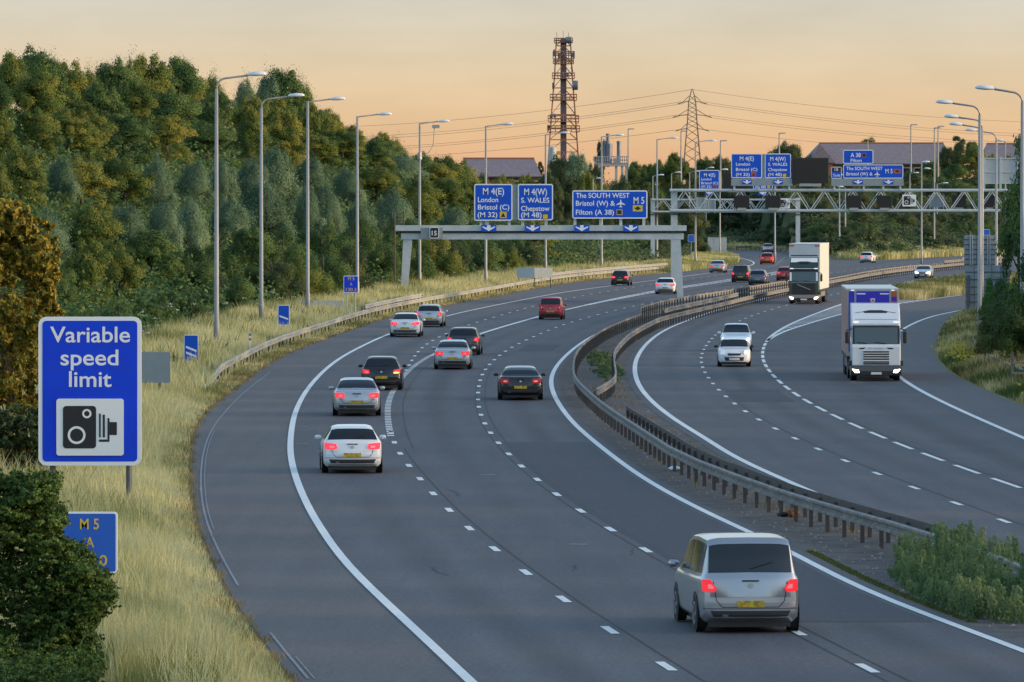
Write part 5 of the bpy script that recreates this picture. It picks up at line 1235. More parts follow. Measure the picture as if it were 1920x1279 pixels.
# pylon
d = 1900.0
m_pyl = mat('pylon_steel', (.20, .13, .11), .6, .2)
cxw = P(1298, 0, d)[0]; t = thing('electricity_pylon', 'brown lattice electricity pylon with three pairs of arms on the skyline', 'pylon', (cxw, d, 9))
hw = lambda z: np.interp(z, [9, zof(241), zof(215), zof(190), zof(167)], [3.6, 1.7, 1.35, 1.1, .15])
lg = MB()
for sx, sy in corners: MB().tube([(cxw + sx * hw(z), d + sy * hw(z), z) for z in (9, zof(241), zof(215), zof(190), zof(167))], .16, 5).build('leg', m_pyl, t)
lv = [9, zof(330), zof(308), zof(288), zof(272), zof(256), zof(241), zof(232), zof(223), zof(215), zof(206), zof(198), zof(190), zof(180)]
br = MB()
for a, b in zip(lv[:-1], lv[1:]):
    for k in range(4):
        (ax, ay), (bx, by) = corners[k], corners[(k + 1) % 4]; ha, hb = hw(a), hw(b)
        br.tube([(cxw + ax * ha, d + ay * ha, a), (cxw + bx * hb, d + by * hb, b)], .065, 4); br.tube([(cxw + bx * ha, d + by * ha, a), (cxw + ax * hb, d + ay * hb, b)], .065, 4)
br.build('bracing', m_pyl, t)
for y, ext in ((190, 18), (215, 27), (241, 22)):
    z = zof(y)
    for sgn in (-1, 1):
        tip = P(1298 + sgn * ext, y + 2, d); m = MB(); h_ = hw(z)
        for sy in (-1, 1):
            m.tube([(cxw + sgn * h_, d + sy * h_, z), (tip[0], d, tip[2])], .12, 4); m.tube([(cxw + sgn * h_ * .9, d + sy * h_ * .9, z + 1.7), (tip[0], d, tip[2])], .09, 4)
        arm = m.build('cross_arm', m_pyl, t)
        MB().tube([(tip[0], d, tip[2]), (tip[0] + sgn * 1.6, d, tip[2] - .5)], .16, 6).build('insulator', m_pyl, arm)
m_wire = mat('power_line', (.10, .075, .065), .6)
def wire(label, a, b, sag):
    n = 16; pts = []
    for i in range(n + 1):
        u = i / n; pts.append((a[0] + (b[0] - a[0]) * u, a[1] + (b[1] - a[1]) * u, a[2] + (b[2] - a[2]) * u - sag * 4 * u * (1 - u)))
    t = MB().tube(pts, .055, 5).build('power_line', m_wire); tag(t, label, 'power line', 'power lines at the pylon')
for i, (y, e_, yl, yr) in enumerate(((168, 1, 238, 231), (191, 21, 258, 253), (194, 16, 264, 258), (216, 30, 281, 268), (219, 24, 286, 274), (243, 25, 300, 290))):
    nm = ['topmost', 'second', 'third', 'fourth', 'fifth', 'lowest'][i]
    wire(nm + ' power line running left from the pylon behind the lattice tower', P(1298 - e_, y, d), P(640 - 10 * i, yl, d + 500), 2.0)
    wire(nm + ' power line running right from the pylon over the roofs', P(1298 + e_, y, d), P(1990, yr, d + 300), 2.0)

# flue stack platform
d = 1230.0
m_conc = mat('pale_concrete', (.36, .36, .36), .8, var=.15, vs=.6); m_flue = mat('flue_steel', (.17, .18, .23), .5, .4, var=.2, vs=.8)
t = thing('flue_platform', 'raised concrete platform carrying grey flue stacks, left of the pylon', 'industrial structure', (P(1146, 0, d)[0], d, float(terrain(P(1146, 0, d)[0], d))))
def bx(x0, y0, x1, y1, dy0, dy1): a = P(x0, y1, d); b = P(x1, y0, d); return (a[0], b[0], d + dy0, d + dy1, a[2], b[2])
MB().box(*bx(1114, 307, 1176, 312, -3, 3)).build('deck', m_conc, t)
for px in (1116, 1128, 1155, 1166, 1174): 
    xa = P(px, 0, d)[0]; MB().box(xa - .25, xa + .25, d - 2.6, d - 2.1, float(terrain(xa, d)) - .3, P(0, 312, d)[2]).build('column', m_conc, t)
rl = MB()
for y in (294, 300.5, 306.5): a, b = P(1114, y, d), P(1176, y, d); rl.bar((a[0], d - 3, a[2]), (b[0], d - 3, b[2]), .16)
for px in np.arange(1114.5, 1176, 4.0): a, b = P(px, 307, d), P(px, 294, d); rl.bar((a[0], d - 3, a[2]), (a[0], d - 3, b[2]), .16)
rl.build('railing', m_conc, t)
for px in (1119, 1127, 1135): MB().box(*bx(px - 2.4, 296, px + 2.4, 306.5, -2.5, -2.0)).build('vent_louvre', m_trim, t)
MB().box(*bx(1150, 297, 1157, 306.5, -2, 1.5)).build('cabin', m_grey, t)
def cyl(px, y0, y1, w, nm, mm__):
    a = P(px, y1, d); b = P(px, y0, d); r = w / 2 * d / F; m = MB(); m.tube([(a[0], d, a[2]), (a[0], d, b[2])], r, 16); m.tube([(a[0], d, b[2] - .4), (a[0], d, b[2] + .05)], r * 1.12, 16); return m.build(nm, mm__, t)
cyl(1140, 251, 307, 7, 'flue_stack', m_flue); cyl(1142, 270, 307, 12, 'flue_duct', m_flue); cyl(1134, 266, 307, 5, 'flue_stack', m_flue); cyl(1160.5, 265, 307, 8, 'flue_stack', m_flue)

# buildings with big tiled roofs
m_tile = mat('purple_tiles', (.19, .155, .17), .8, var=.22, vs=1.5, bump=.3, bs=3); m_brick = mat('red_brick', (.26, .115, .075), .85, var=.3, vs=2)
m_ridge = mat('ridge_tiles', (.30, .12, .07), .8)
def hall(label, d, x0, x1, yr, ye, hipl, hipr, depth, windows, ridge0, ridge1):
    "long hall: x0..x1 eaves (px), ridge at yr, eaves at ye"
    X = lambda q: P(q, 0, d)[0]; Z = lambda q: P(0, q, d)[2]
    base = min(float(terrain(X(x0), d)), float(terrain(X(x1), d))) - .5
    t = thing('tiled_hall', label, 'building', (X((x0 + x1) / 2), d + depth / 2, base), 0, None)
    ze, zr = Z(ye), Z(yr); a, b = X(x0), X(x1); r0, r1 = X(ridge0), X(ridge1); dm = d + depth / 2
    w = MB(); w.box(a + .9, b - .9, d + .9, d + depth - .9, base, ze - .003); wall = w.build('wall', m_brick, t)
    vs = [(a, d, ze), (b, d, ze), (b, d + depth, ze), (a, d + depth, ze), (r0, dm, zr), (r1, dm, zr)]
    rf = MB().add(vs, [(0, 1, 5, 4), (2, 3, 4, 5), (1, 2, 5), (3, 0, 4), (3, 2, 1, 0)]).build('roof', m_tile, t)
    MB().tube([(r0, dm, zr + .05), (r1, dm, zr + .05)], .22, 6).build('ridge', m_ridge, rf)
    MB().box(a + .05, b - .05, d - .12, d - .01, ze - .35, ze - .02).build('gutter', m_trim, t)
    for px in windows:
        xx = X(px); fz = ze - 2.6
        f = MB().box(xx - 1.0, xx + 1.0, d + .84, d + .896, fz, fz + 1.7).build('window', m_white, t)
        MB().box(xx - .88, xx + .88, d + .81, d + .836, fz + .12, fz + 1.58).build('pane', m_glass, f)
    return t, X, Z
hall('low hall with a purplish tiled roof and brick wall, left behind the portal gantry signs', 1250.0, 868, 1016, 297, 331, 1, 1, 16, (974, 990, 1003), 868, 1002)
t, X, Z = hall('long tiled roof hall with brick wall behind the truss gantry signs', 1380.0, 1506, 1792, 268, 307, 1, 1, 20, (1530, 1560, 1660, 1700, 1722, 1748, 1770), 1540, 1775)
# front gable on it
g0, g1, gp = X(1512), X(1566), X(1537); ze = Z(306); zp = Z(271); dd = 1378.0
MB().add([(g0, dd, ze), (g1, dd, ze), (gp, dd, zp), (g0, dd + 10, ze), (g1, dd + 10, ze), (gp, dd + 10, zp)], [(0, 1, 2), (5, 4, 3), (0, 2, 5, 3), (2, 1, 4, 5), (0, 3, 4, 1)]).build('gable', m_tile, t)
MB().box(g0 + .6, g1 - .6, dd + 1.0, dd + 2.8, Z(345), ze - .01).build('porch_wall', m_brick, t)
hall('tiled roof hall at the far right edge beyond the trees', 1420.0, 1838, 2010, 269, 318, 1, 1, 20, (1860, 1884, 1908), 1856, 2000)

# ------------------------------------------------------------------ plants
def leaf_mat(name, stops, rough=.65, trans=.25, objvar=.18):
    m = bpy.data.materials.new(name); m.use_nodes = True; n = m.node_tree; b = n.nodes['Principled BSDF']; o = n.nodes['Material Output']
    at = n.nodes.new('ShaderNodeAttribute'); at.attribute_name = 'tint'
    oi = n.nodes.new('ShaderNodeObjectInfo')
    r_ = n.nodes.new('ShaderNodeValToRGB'); e = r_.color_ramp.elements
    e[0].position, e[0].color = stops[0][0], (*stops[0][1], 1); e[1].position, e[1].color = stops[-1][0], (*stops[-1][1], 1)
    for p, c in stops[1:-1]: x = e.new(p); x.color = (*c, 1)
    a = n.nodes.new('ShaderNodeMath'); a.operation = 'MULTIPLY_ADD'; a.inputs[1].default_value = objvar * 2; n.links.new(oi.outputs['Random'], a.inputs[0])
    s1 = n.nodes.new('ShaderNodeMath'); s1.operation = 'SUBTRACT'; s1.inputs[1].default_value = objvar; n.links.new(at.outputs['Fac'], s1.inputs[0])
    n.links.new(s1.outputs[0], a.inputs[2]); n.links.new(a.outputs[0], r_.inputs[0]); n.links.new(r_.outputs[0], b.inputs['Base Color'])
    b.inputs['Roughness'].default_value = rough; b.inputs['Specular IOR Level'].default_value = .2
    tl = n.nodes.new('ShaderNodeBsdfTranslucent'); n.links.new(r_.outputs[0], tl.inputs[0])
    mx = n.nodes.new('ShaderNodeMixShader'); mx.inputs[0].default_value = trans; n.links.new(b.outputs[0], mx.inputs[1]); n.links.new(tl.outputs[0], mx.inputs[2]); n.links.new(mx.outputs[0], o.inputs[0])
    return m
M_OLIVE = leaf_mat('olive_leaves', [(0, (.045, .085, .018)), (.5, (.115, .155, .030)), (1, (.27, .25, .045))], objvar=.30)
M_WILLOW = leaf_mat('silver_leaves', [(0, (.06, .115, .062)), (.5, (.13, .21, .12)), (1, (.25, .35, .21))])
M_DEEP = leaf_mat('deep_leaves', [(0, (.028, .062, .018)), (.5, (.062, .118, .033)), (1, (.135, .195, .052))])
M_GOLD = leaf_mat('golden_leaves', [(0, (.06, .045, .010)), (.5, (.15, .10, .018)), (1, (.30, .19, .03))])
M_FARG = leaf_mat('far_leaves', [(0, (.030, .055, .024)), (.5, (.058, .088, .034)), (1, (.11, .125, .045))])
M_BARK = mat('bark', (.075, .06, .045), .9, var=.3, vs=3)

def leaves(pos, nrm, size, r_, aspect=.55, tint=None, up=0.0):
    "diamond leaf clumps at pos facing nrm"
    n = len(pos); a = r_.normal(size=(n, 3)); a[:, 2] += up
    t1 = np.cross(nrm, a); t1 /= np.linalg.norm(t1, axis=1, keepdims=True) + 1e-9
    t2 = np.cross(nrm, t1)
    if up: t1, t2 = t2, t1
    s_ = (size * (.6 + .8 * r_.random(n)))[:, None]
    v = np.stack([pos - t1 * s_, pos + t2 * s_ * aspect + nrm * s_ * .12, pos + t1 * s_, pos - t2 * s_ * aspect + nrm * s_ * .12], 1).reshape(-1, 3)
    f = np.arange(n * 4).reshape(n, 4)
    if not up: f = f[:, ::-1]
    ti = np.repeat(tint if tint is not None else r_.random(n), 4)
    return v, f, ti
def unit(r_, n): v = r_.normal(size=(n, 3)); return v / np.linalg.norm(v, axis=1, keepdims=True)
def crown(kind, seed, n, leaf):
    "unit crown: height 1, half-width about .5 -> scaled later; returns mesh"
    r_ = np.random.default_rng(seed); C = []; Rr = []
    if kind == 'round':
        for _ in range(26):
            u = unit(r_, 1)[0]; q = r_.random() ** .5; C.append((u[0] * .34 * q, u[1] * .34 * q, .56 + u[2] * .32 * q)); Rr.append([r_.uniform(.09, .19)] * 2 + [r_.uniform(.08, .16)])
        for _ in range(30): a = r_.uniform(0, 6.28); q = r_.uniform(.22, .42); C.append((q * math.cos(a), q * math.sin(a), r_.uniform(.02, .62))); Rr.append([r_.uniform(.07, .13)] * 2 + [r_.uniform(.07, .15)])
        for _ in range(16): a = r_.uniform(0, 6.28); q = r_.uniform(0, .26); C.append((q * math.cos(a), q * math.sin(a), r_.uniform(.72, .95) - q * .5)); Rr.append([r_.uniform(.04, .09)] * 2 + [r_.uniform(.06, .12)])
    elif kind == 'plume':
        C += [(0, 0, .42)] * 3; Rr += [[.30, .30, .38], [.26, .26, .44], [.33, .33, .30]]
        for _ in range(13): a = r_.uniform(0, 6.28); q = r_.uniform(.06, .30); h = r_.uniform(.34, .78) - q * .5; C.append((q * math.cos(a), q * math.sin(a), h)); Rr.append([r_.uniform(.07, .13)] * 2 + [r_.uniform(.13, .24)])
        for _ in range(14): a = r_.uniform(0, 6.28); q = r_.uniform(.25, .42); C.append((q * math.cos(a), q * math.sin(a), r_.uniform(.06, .42))); Rr.append([.11, .11, .14])
    elif kind == 'shrub':
        for _ in range(26): a = r_.uniform(0, 6.28); q = .46 * r_.random() ** .5; C.append((q * math.cos(a), q * math.sin(a), r_.uniform(.1, .75) * (1 - (q / .6) ** 2))); Rr.append([r_.uniform(.1, .2)] * 2 + [r_.uniform(.12, .24)])
    elif kind == 'open':
        for _ in range(22): u = unit(r_, 1)[0]; C.append((u[0] * .42, u[1] * .42, .62 + u[2] * .30)); Rr.append([r_.uniform(.06, .13)] * 2 + [r_.uniform(.05, .11)])
        for _ in range(8): u = unit(r_, 1)[0]; C.append((u[0] * .2, u[1] * .2, .5 + u[2] * .25)); Rr.append([.14, .14, .12])
    C = np.array(C); Rr = np.array(Rr); w = (Rr[:, 0] * Rr[:, 2]); w /= w.sum()
    k = r_.choice(len(C), size=n, p=w); u = unit(r_, n); u[:, 2] = np.where(u[:, 2] < -.3, -u[:, 2], u[:, 2])
    rad = (.62 + .46 * r_.random(n)); stray = r_.random(n) < .16; rad = np.where(stray, rad * (1.1 + .45 * r_.random(n)), rad)
    pos = C[k] + u * Rr[k] * rad[:, None]
    if kind == 'plume':
        top = pos[:, 2] > .72; pos[top, :2] *= (1 - .35 * (pos[top, 2:3] - .72) / .28).clip(.5, 1)
    nrm = u + r_.normal(size=(n, 3)) * .45; nrm /= np.linalg.norm(nrm, axis=1, keepdims=True)
    lobe = r_.random(len(C)); tint = np.clip(.5 + (lobe[k] - .5) * .6 + (r_.random(n) - .5) * .3, 0, 1)
    v, f, ti = leaves(pos, nrm, leaf, r_, .42 if kind == 'plume' else .6, tint, up=0.0)
    cn = u * .5 + (pos - np.array([0, 0, .40])) * 1.2 + nrm * .6; cn /= np.linalg.norm(cn, axis=1, keepdims=True)
    return np_mesh('crown', v, f, tint=ti, normals=np.repeat(cn, 4, 0))
def trunk_mesh(kind, seed):
    r_ = np.random.default_rng(seed); m = MB()
    m.tube([(0, 0, -.06), (.008, .004, .2), (-.006, .01, .45), (.01, 0, .78)], [.032, .024, .016, .006], 7)
    for i in range(6):
        a = r_.uniform(0, 6.28); h = r_.uniform(.2, .55); q = r_.uniform(.16, .3)
        m.tube([(0, 0, h), (q * .5 * math.cos(a), q * .5 * math.sin(a), h + .12), (q * math.cos(a), q * math.sin(a), h + r_.uniform(.14, .3))], [.013, .009, .003], 5)
    me = bpy.data.meshes.new('trunk'); me.from_pydata(m.v, [], m.f); me.materials.append(M_BARK); return me
PROTO = {}
def proto(kind, i, n, leaf):
    k = (kind, i, n)
    if k not in PROTO: PROTO[k] = (crown(kind, 100 + i * 7 + len(kind) * 31, n, leaf), trunk_mesh(kind, i))
    return PROTO[k]
CROWNM = {}
def tree(name, label, cat, kind, var, m, x, y, z, H, Wd, group, n=34000, leaf=.0115, rz=None):
    me, tm = proto(kind, var, n, leaf); key = (id(me), m.name)
    if key not in CROWNM: c = me.copy(); c.materials.append(m); CROWNM[key] = c
    t = thing(name, label, cat, (x, y, z - .1), random.uniform(0, 6.28) if rz is None else rz, group)
    t.scale = (Wd, Wd, H)
    link('crown', CROWNM[key], None, t); link('trunk', tm, None, t); return t

ORD = ['first', 'second', 'third', 'fourth', 'fifth', 'sixth', 'seventh', 'eighth', 'ninth', 'tenth', 'eleventh', 'twelfth', 'thirteenth', 'fourteenth', 'fifteenth', 'sixteenth', 'seventeenth', 'eighteenth', 'nineteenth', 'twentieth'] + ['twenty-' + o for o in ('first', 'second', 'third', 'fourth', 'fifth', 'sixth', 'seventh', 'eighth', 'ninth')] + ['thirtieth'] + ['thirty-' + o for o in ('first', 'second', 'third', 'fourth', 'fifth', 'sixth', 'seventh', 'eighth', 'ninth')]
# the wooded slope on the left: the skyline is photographed, the rows stand on the hillside below it
SKX = [-80, 0, 25, 60, 90, 110, 170, 250, 290, 330, 380, 420, 470, 500, 560, 592, 608, 640, 660, 700, 750, 780, 830, 870, 905, 960]
SKY = [80, 84, 88, 74, 82, 96, 108, 88, 98, 102, 132, 112, 126, 118, 122, 150, 190, 226, 236, 236, 248, 272, 278, 296, 330, 345]
VGX = [-80, 100, 300, 420, 500, 600, 700, 800, 900, 1000, 1120, 1300]
VGY = [640, 640, 590, 545, 512, 476, 455, 440, 452, 455, 448, 452]
dg = np.arange(170, 1000, 2.0)
def depth_for(px, dist):
    dd = XE(dg) - (px - CX) * dg / F; k = np.where(dd >= dist)[0]
    k = [i for i in k if dg[i] > 200]
    return float(dg[k[0]]) if len(k) else None
rows = [  # distance from road edge, fraction of the way from verge line to skyline, spacing px, kinds, name
 (10, .10, 46, [('shrub', M_DEEP, 5), ('shrub', M_OLIVE, 1), ('shrub', M_FARG, 2)], 'verge-edge'),
 (14, .27, 58, [('shrub', M_DEEP, 3), ('round', M_DEEP, 3), ('round', M_OLIVE, 2)], 'foot of slope'),
 (19, .46, 62, [('plume', M_WILLOW, 9), ('round', M_OLIVE, 2)], 'lower slope'),
 (25, .62, 64, [('plume', M_WILLOW, 7), ('round', M_OLIVE, 2)], 'middle slope'),
 (32, .76, 64, [('round', M_OLIVE, 5), ('round', M_DEEP, 2), ('plume', M_WILLOW, 1)], 'upper slope'),
 (38, .89, 62, [('round', M_OLIVE, 5), ('round', M_DEEP, 2), ('plume', M_OLIVE, 1)], 'high slope'),
 (43, 1.0, 40, [('plume', M_OLIVE, 1), ('round', M_OLIVE, 4), ('round', M_DEEP, 2), ('plume', M_WILLOW, 1)], 'skyline')]
KN = {('shrub', 'deep_leaves'): 'dark green shrub', ('shrub', 'olive_leaves'): 'olive shrub', ('shrub', 'far_leaves'): 'mid green shrub', ('round', 'olive_leaves'): 'rounded olive tree', ('round', 'deep_leaves'): 'rounded dark green tree',
      ('plume', 'silver_leaves'): 'silvery willow', ('plume', 'olive_leaves'): 'pointed olive tree', ('plume', 'deep_leaves'): 'pointed dark tree'}
rt = random.Random(5)
for dist, fr, sp_, kinds, rn in rows:
    px = -70; cnt = {}
    while px < (1010 if fr < .3 else 905):
        p_ = px + rt.uniform(-12, 12); kind, m, _ = rt.choices(kinds, weights=[k[2] for k in kinds])[0]
        if 760 < p_ and kind == 'plume' and m is M_WILLOW and fr > .5: kind, m = 'round', M_OLIVE
        dd = dist if fr < .5 or p_ < 600 else min(dist, 34 + (dist - 34) * .3)
        d = depth_for(p_, dd + rt.uniform(-1.2, 1.2))
        step = sp_ * rt.uniform(.8, 1.2)
        if d is None or d > 860: px += step; continue
        x = (p_ - CX) * d / F; z = float(terrain(x, d))
        ysk = float(np.interp(p_, SKX, SKY)); yv = float(np.interp(p_, VGX, VGY)); yt = yv + (ysk - yv) * fr
        if fr < 1: yt += rt.uniform(-16, 16) * (1 if fr > .2 else .6)
        else: yt += rt.uniform(-2, 12)
        H = CH + (HY - yt) * d / F - z; H = min(max(H, 2.2 if kind == 'shrub' else 4.5), 12.5)
        Wd = step * d / F * rt.uniform(1.5, 2.0) * (1.0 if kind != 'plume' else .95)
        Wd = max(Wd, H * {'shrub': .95, 'round': .82, 'plume': .52}[kind])
        kn = KN[(kind, m.name)]; cnt[kn] = cnt.get(kn, 0) + 1
        lab = f"{kn}, {ORD[cnt[kn] - 1]} from left in the wood's {rn} row"
        tree('shrub' if kind == 'shrub' else ('willow_tree' if m is M_WILLOW else 'broadleaf_tree'), lab, 'shrub' if kind == 'shrub' else 'tree', kind, rt.randrange(3), m, x, d, z, H, Wd, 'trees and shrubs of the left wood')
        px += step
# understory that closes the gaps between the trunks
def ground_cover(name, n, sampler, leaf, m, hfun, seed, aspect=.6):
    r_ = np.random.default_rng(seed); x, y = sampler(r_, n); z = terrain(x, y) + hfun(r_, len(x), x, y)
    pos = np.stack([x, y, z], -1); nrm = unit(r_, len(x)); nrm[:, 2] = np.abs(nrm[:, 2]) + .3; nrm[:, 1] -= .5; nrm /= np.linalg.norm(nrm, axis=1, keepdims=True)
    clump = .5 + .5 * np.sin(x * 1.1 + np.sin(y * .13) * 2) * np.sin(y * .16 + x * .4)
    v, f, ti = leaves(pos, nrm, leaf * np.sqrt(np.maximum(y, 150) / 300), r_, aspect, np.clip(.25 + .5 * clump + .3 * (r_.random(len(x)) - .5), 0, 1))
    o = link(name, np_mesh(name, v, f, tint=ti), m); tag(o, kind='stuff'); return o
def samp_wood(r_, n):
    y = 180 * (860 / 180) ** r_.random(n); dd = r_.uniform(9, 50, n); return XE(y) - dd, y
ground_cover('undergrowth', 170000, samp_wood, .13, M_DEEP, lambda r_, n, x, y: np.abs(r_.normal(size=n)) * .9 + .1, 5)
def samp_far(r_, n):
    x = r_.uniform(-60, 150, n); df = 8 + 330 * r_.random(n) ** 1.5; return x, np.interp(x, FARX, FARY) + df
ground_cover('bank_undergrowth', 170000, samp_far, .12, M_FARG, lambda r_, n, x, y: np.abs(r_.normal(size=n)) * .8 + .1, 6)
def samp_mid(r_, n):
    y = 700 * (1050 / 700) ** r_.random(n); return 34 - 7 - 60 * r_.random(n) ** 1.3 - np.maximum(0, 34 - XE(y)), y
ground_cover('undergrowth', 90000, samp_mid, .12, M_FARG, lambda r_, n, x, y: np.abs(r_.normal(size=n)) * .7 + .1, 7)

# shrubs and trees beyond the junction
fk = [('shrub', M_FARG), ('shrub', M_DEEP), ('round', M_FARG), ('round', M_OLIVE)]
cnt = {}
FN = {('shrub', 'far_leaves'): 'mid green shrub', ('shrub', 'deep_leaves'): 'dark shrub', ('round', 'far_leaves'): 'mid green tree', ('round', 'olive_leaves'): 'olive tree', ('round', 'deep_leaves'): 'dark tree', ('open', 'far_leaves'): 'thin crowned tree', ('open', 'olive_leaves'): 'thin crowned olive tree', ('round', 'golden_leaves'): 'golden lit tree', ('round', 'silver_leaves'): 'grey green tree'}
def far_tree(px, ytop, d, wpx, kind, m, band, var=None):
    x = (px - CX) * d / F; z = float(terrain(x, d)); H = CH + (HY - ytop) * d / F - z
    if H < 1.2: H = 1.2
    kn = FN[(kind, m.name)]; k = (kn, band); cnt[k] = cnt.get(k, 0) + 1
    tree('shrub' if kind == 'shrub' else 'broadleaf_tree', f'{kn} {band}, {ORD[cnt[k] - 1]} from left', 'shrub' if kind == 'shrub' else 'tree', kind, rt.randrange(3) if var is None else var, m, x, d, z, H, wpx * d / F * 1.1, 'trees and shrubs beyond the junction')
for band, ys_, d0, x0, x1, step, wp, kd in (
    ('below the tiled hall and mast group', (318, 338), 1300, 1560, 1930, 50, 66, fk[:2]),
    ('behind the portal gantry signs', (362, 400), 930, 880, 1300, 40, 58, fk[:3]),
    ('under the portal gantry, at its far side', (420, 446), 800, 880, 1250, 40, 56, fk[:2]),
    ('behind the long South West sign', (395, 425), 860, 1000, 1330, 42, 58, fk[:2]),
    ('left of the flue stacks', (318, 345), 1080, 900, 1240, 38, 58, [fk[0], fk[2], fk[3]]),
    ('right of the flue stacks', (330, 352), 1120, 1180, 1400, 38, 56, [fk[2], fk[1]])):
    px = x0
    while px < x1:
        k = rt.choice(kd); far_tree(px + rt.uniform(-9, 9), rt.uniform(*ys_), d0 + rt.uniform(-18, 18), wp * rt.uniform(.8, 1.25), *k, band); px += step * rt.uniform(.8, 1.2)
def bank_depth(px, df):
    yy = np.arange(840, 1500, 2.0); q = yy - np.interp((px - CX) * yy / F, FARX, FARY); k = np.where(q >= df)[0]; return float(yy[k[0]])
for df, Hm, step, band in ((20, 2.2, 44, 'at the foot of the far bank'), (48, 2.8, 38, 'low on the far bank'), (82, 3.2, 36, 'midway up the far bank'), (120, 3.4, 36, 'above the middle of the far bank'), (165, 3.6, 36, 'high on the far bank'), (215, 3.8, 36, 'near the top of the far bank'), (270, 4.0, 38, 'along the top of the far bank')):
    px = 1335
    while px < 1930:
        p_ = px + rt.uniform(-9, 9); d = bank_depth(p_, df + rt.uniform(-8, 8)); x = (p_ - CX) * d / F; H = Hm * rt.uniform(.65, 1.35)
        kind, m = rt.choice([('shrub', M_FARG), ('shrub', M_FARG), ('shrub', M_DEEP), ('round', M_FARG)])
        far_tree(p_, HY - (float(terrain(x, d)) + H - CH) * F / d, d, step * rt.uniform(1.15, 1.7), kind, m, band); px += step * rt.uniform(.8, 1.2)
for px, yt, d, w, kind, m in ((1024, 318, 1190, 46, 'round', M_FARG), (1048, 287, 1200, 66, 'round', M_FARG), (1082, 283, 1200, 70, 'round', M_WILLOW), (1110, 302, 1190, 46, 'round', M_FARG), (1128, 262, 1290, 30, 'open', M_FARG), (1188, 300, 1270, 46, 'round', M_DEEP), (1215, 305, 1280, 50, 'round', M_DEEP), (1262, 283, 1260, 56, 'round', M_OLIVE), (1240, 296, 1270, 46, 'round', M_DEEP), (1290, 300, 1290, 50, 'round', M_FARG), (1322, 292, 1300, 56, 'round', M_DEEP), (1352, 288, 1300, 50, 'round', M_FARG),
                              (1384, 290, 1310, 50, 'round', M_DEEP), (1414, 294, 1310, 50, 'round', M_DEEP), (1476, 263, 1320, 84, 'round', M_FARG), (1448, 282, 1310, 50, 'round', M_DEEP), (1516, 288, 1320, 40, 'round', M_DEEP), (1575, 263, 1440, 26, 'open', M_FARG), (1628, 259, 1445, 54, 'open', M_OLIVE), (1010, 302, 1300, 20, 'open', M_FARG), (908, 320, 900, 40, 'round', M_OLIVE), (940, 332, 905, 44, 'round', M_OLIVE), (970, 342, 910, 40, 'round', M_OLIVE),
                              (1806, 250, 1350, 60, 'open', M_FARG), (1776, 272, 1340, 46, 'round', M_FARG), (1830, 268, 1340, 56, 'round', M_OLIVE), (1858, 286, 1345, 44, 'round', M_OLIVE), (1885, 288, 1350, 40, 'round', M_GOLD), (1745, 300, 1330, 52, 'round', M_DEEP), (1705, 318, 1320, 50, 'round', M_DEEP), (1790, 305, 1310, 60, 'round', M_DEEP)):
    far_tree(px, yt, d, w, kind, m, 'standing on the skyline')

i = 0
for row, (off, st) in enumerate(((14, 10),)):  # unseen row of trees added to shade the road and lower slope
    yy = 70 + row * 5
    while yy < 455:
        x = float(REDGE(yy)) + off + rt.uniform(-2, 2); x = max(x, .0875 * yy + 6.0)
        tree('broadleaf_tree', f'added shade tree on the right bank outside the frame, {ORD[i % len(ORD)]} back in {["front", "back"][row]} row', 'tree', 'round', rt.randrange(3), M_DEEP, x, yy, float(terrain(x, yy)), rt.uniform(6.5, 8.5), rt.uniform(9, 12), 'added shade trees on the right bank')
        yy += st * rt.uniform(.85, 1.15); i += 1
    i = 0
# right edge: dark tree and bushes behind the sign
tree('dark_tree', 'tall dark tree at the right edge of the picture, behind the lamp column', 'tree', 'round', 1, M_DEEP, *P(1948, 0, 375)[:2], .8, 13.2, 5.2, None, n=36000, leaf=.012)
tree('dark_tree', 'dark tree overhanging the big grey sign back at the right edge', 'tree', 'round', 2, M_DEEP, *P(1912, 0, 400)[:2], .8, 9.0, 3.6, None, n=36000, leaf=.012)
tree('shrub', 'dark green bush between the sign back and the right-hand lamp column', 'shrub', 'shrub', 0, M_DEEP, *P(1882, 0, 330)[:2], .9, 3.0, 2.9, None, n=36000, leaf=.012)
tree('shrub', 'bright green bush climbing the right leg of the big sign back', 'shrub', 'shrub', 1, leaf_mat('fresh_leaves', [(0, (.02, .07, .012)), (.5, (.045, .13, .02)), (1, (.09, .2, .04))]), *P(1868, 0, 405)[:2], .8, 3.1, 2.2, None, n=36000, leaf=.012)
tree('shrub', 'blackish bush at the right edge behind the timber fence', 'shrub', 'shrub', 2, M_DEEP, *P(1905, 0, 285)[:2], .8, 3.4, 3.2, None, n=36000, leaf=.012)
tree('shrub', 'large dark bush filling the right edge above the fence', 'shrub', 'shrub', 0, M_DEEP, *P(1935, 0, 300)[:2], .8, 6.0, 3.4, None, n=36000, leaf=.012)

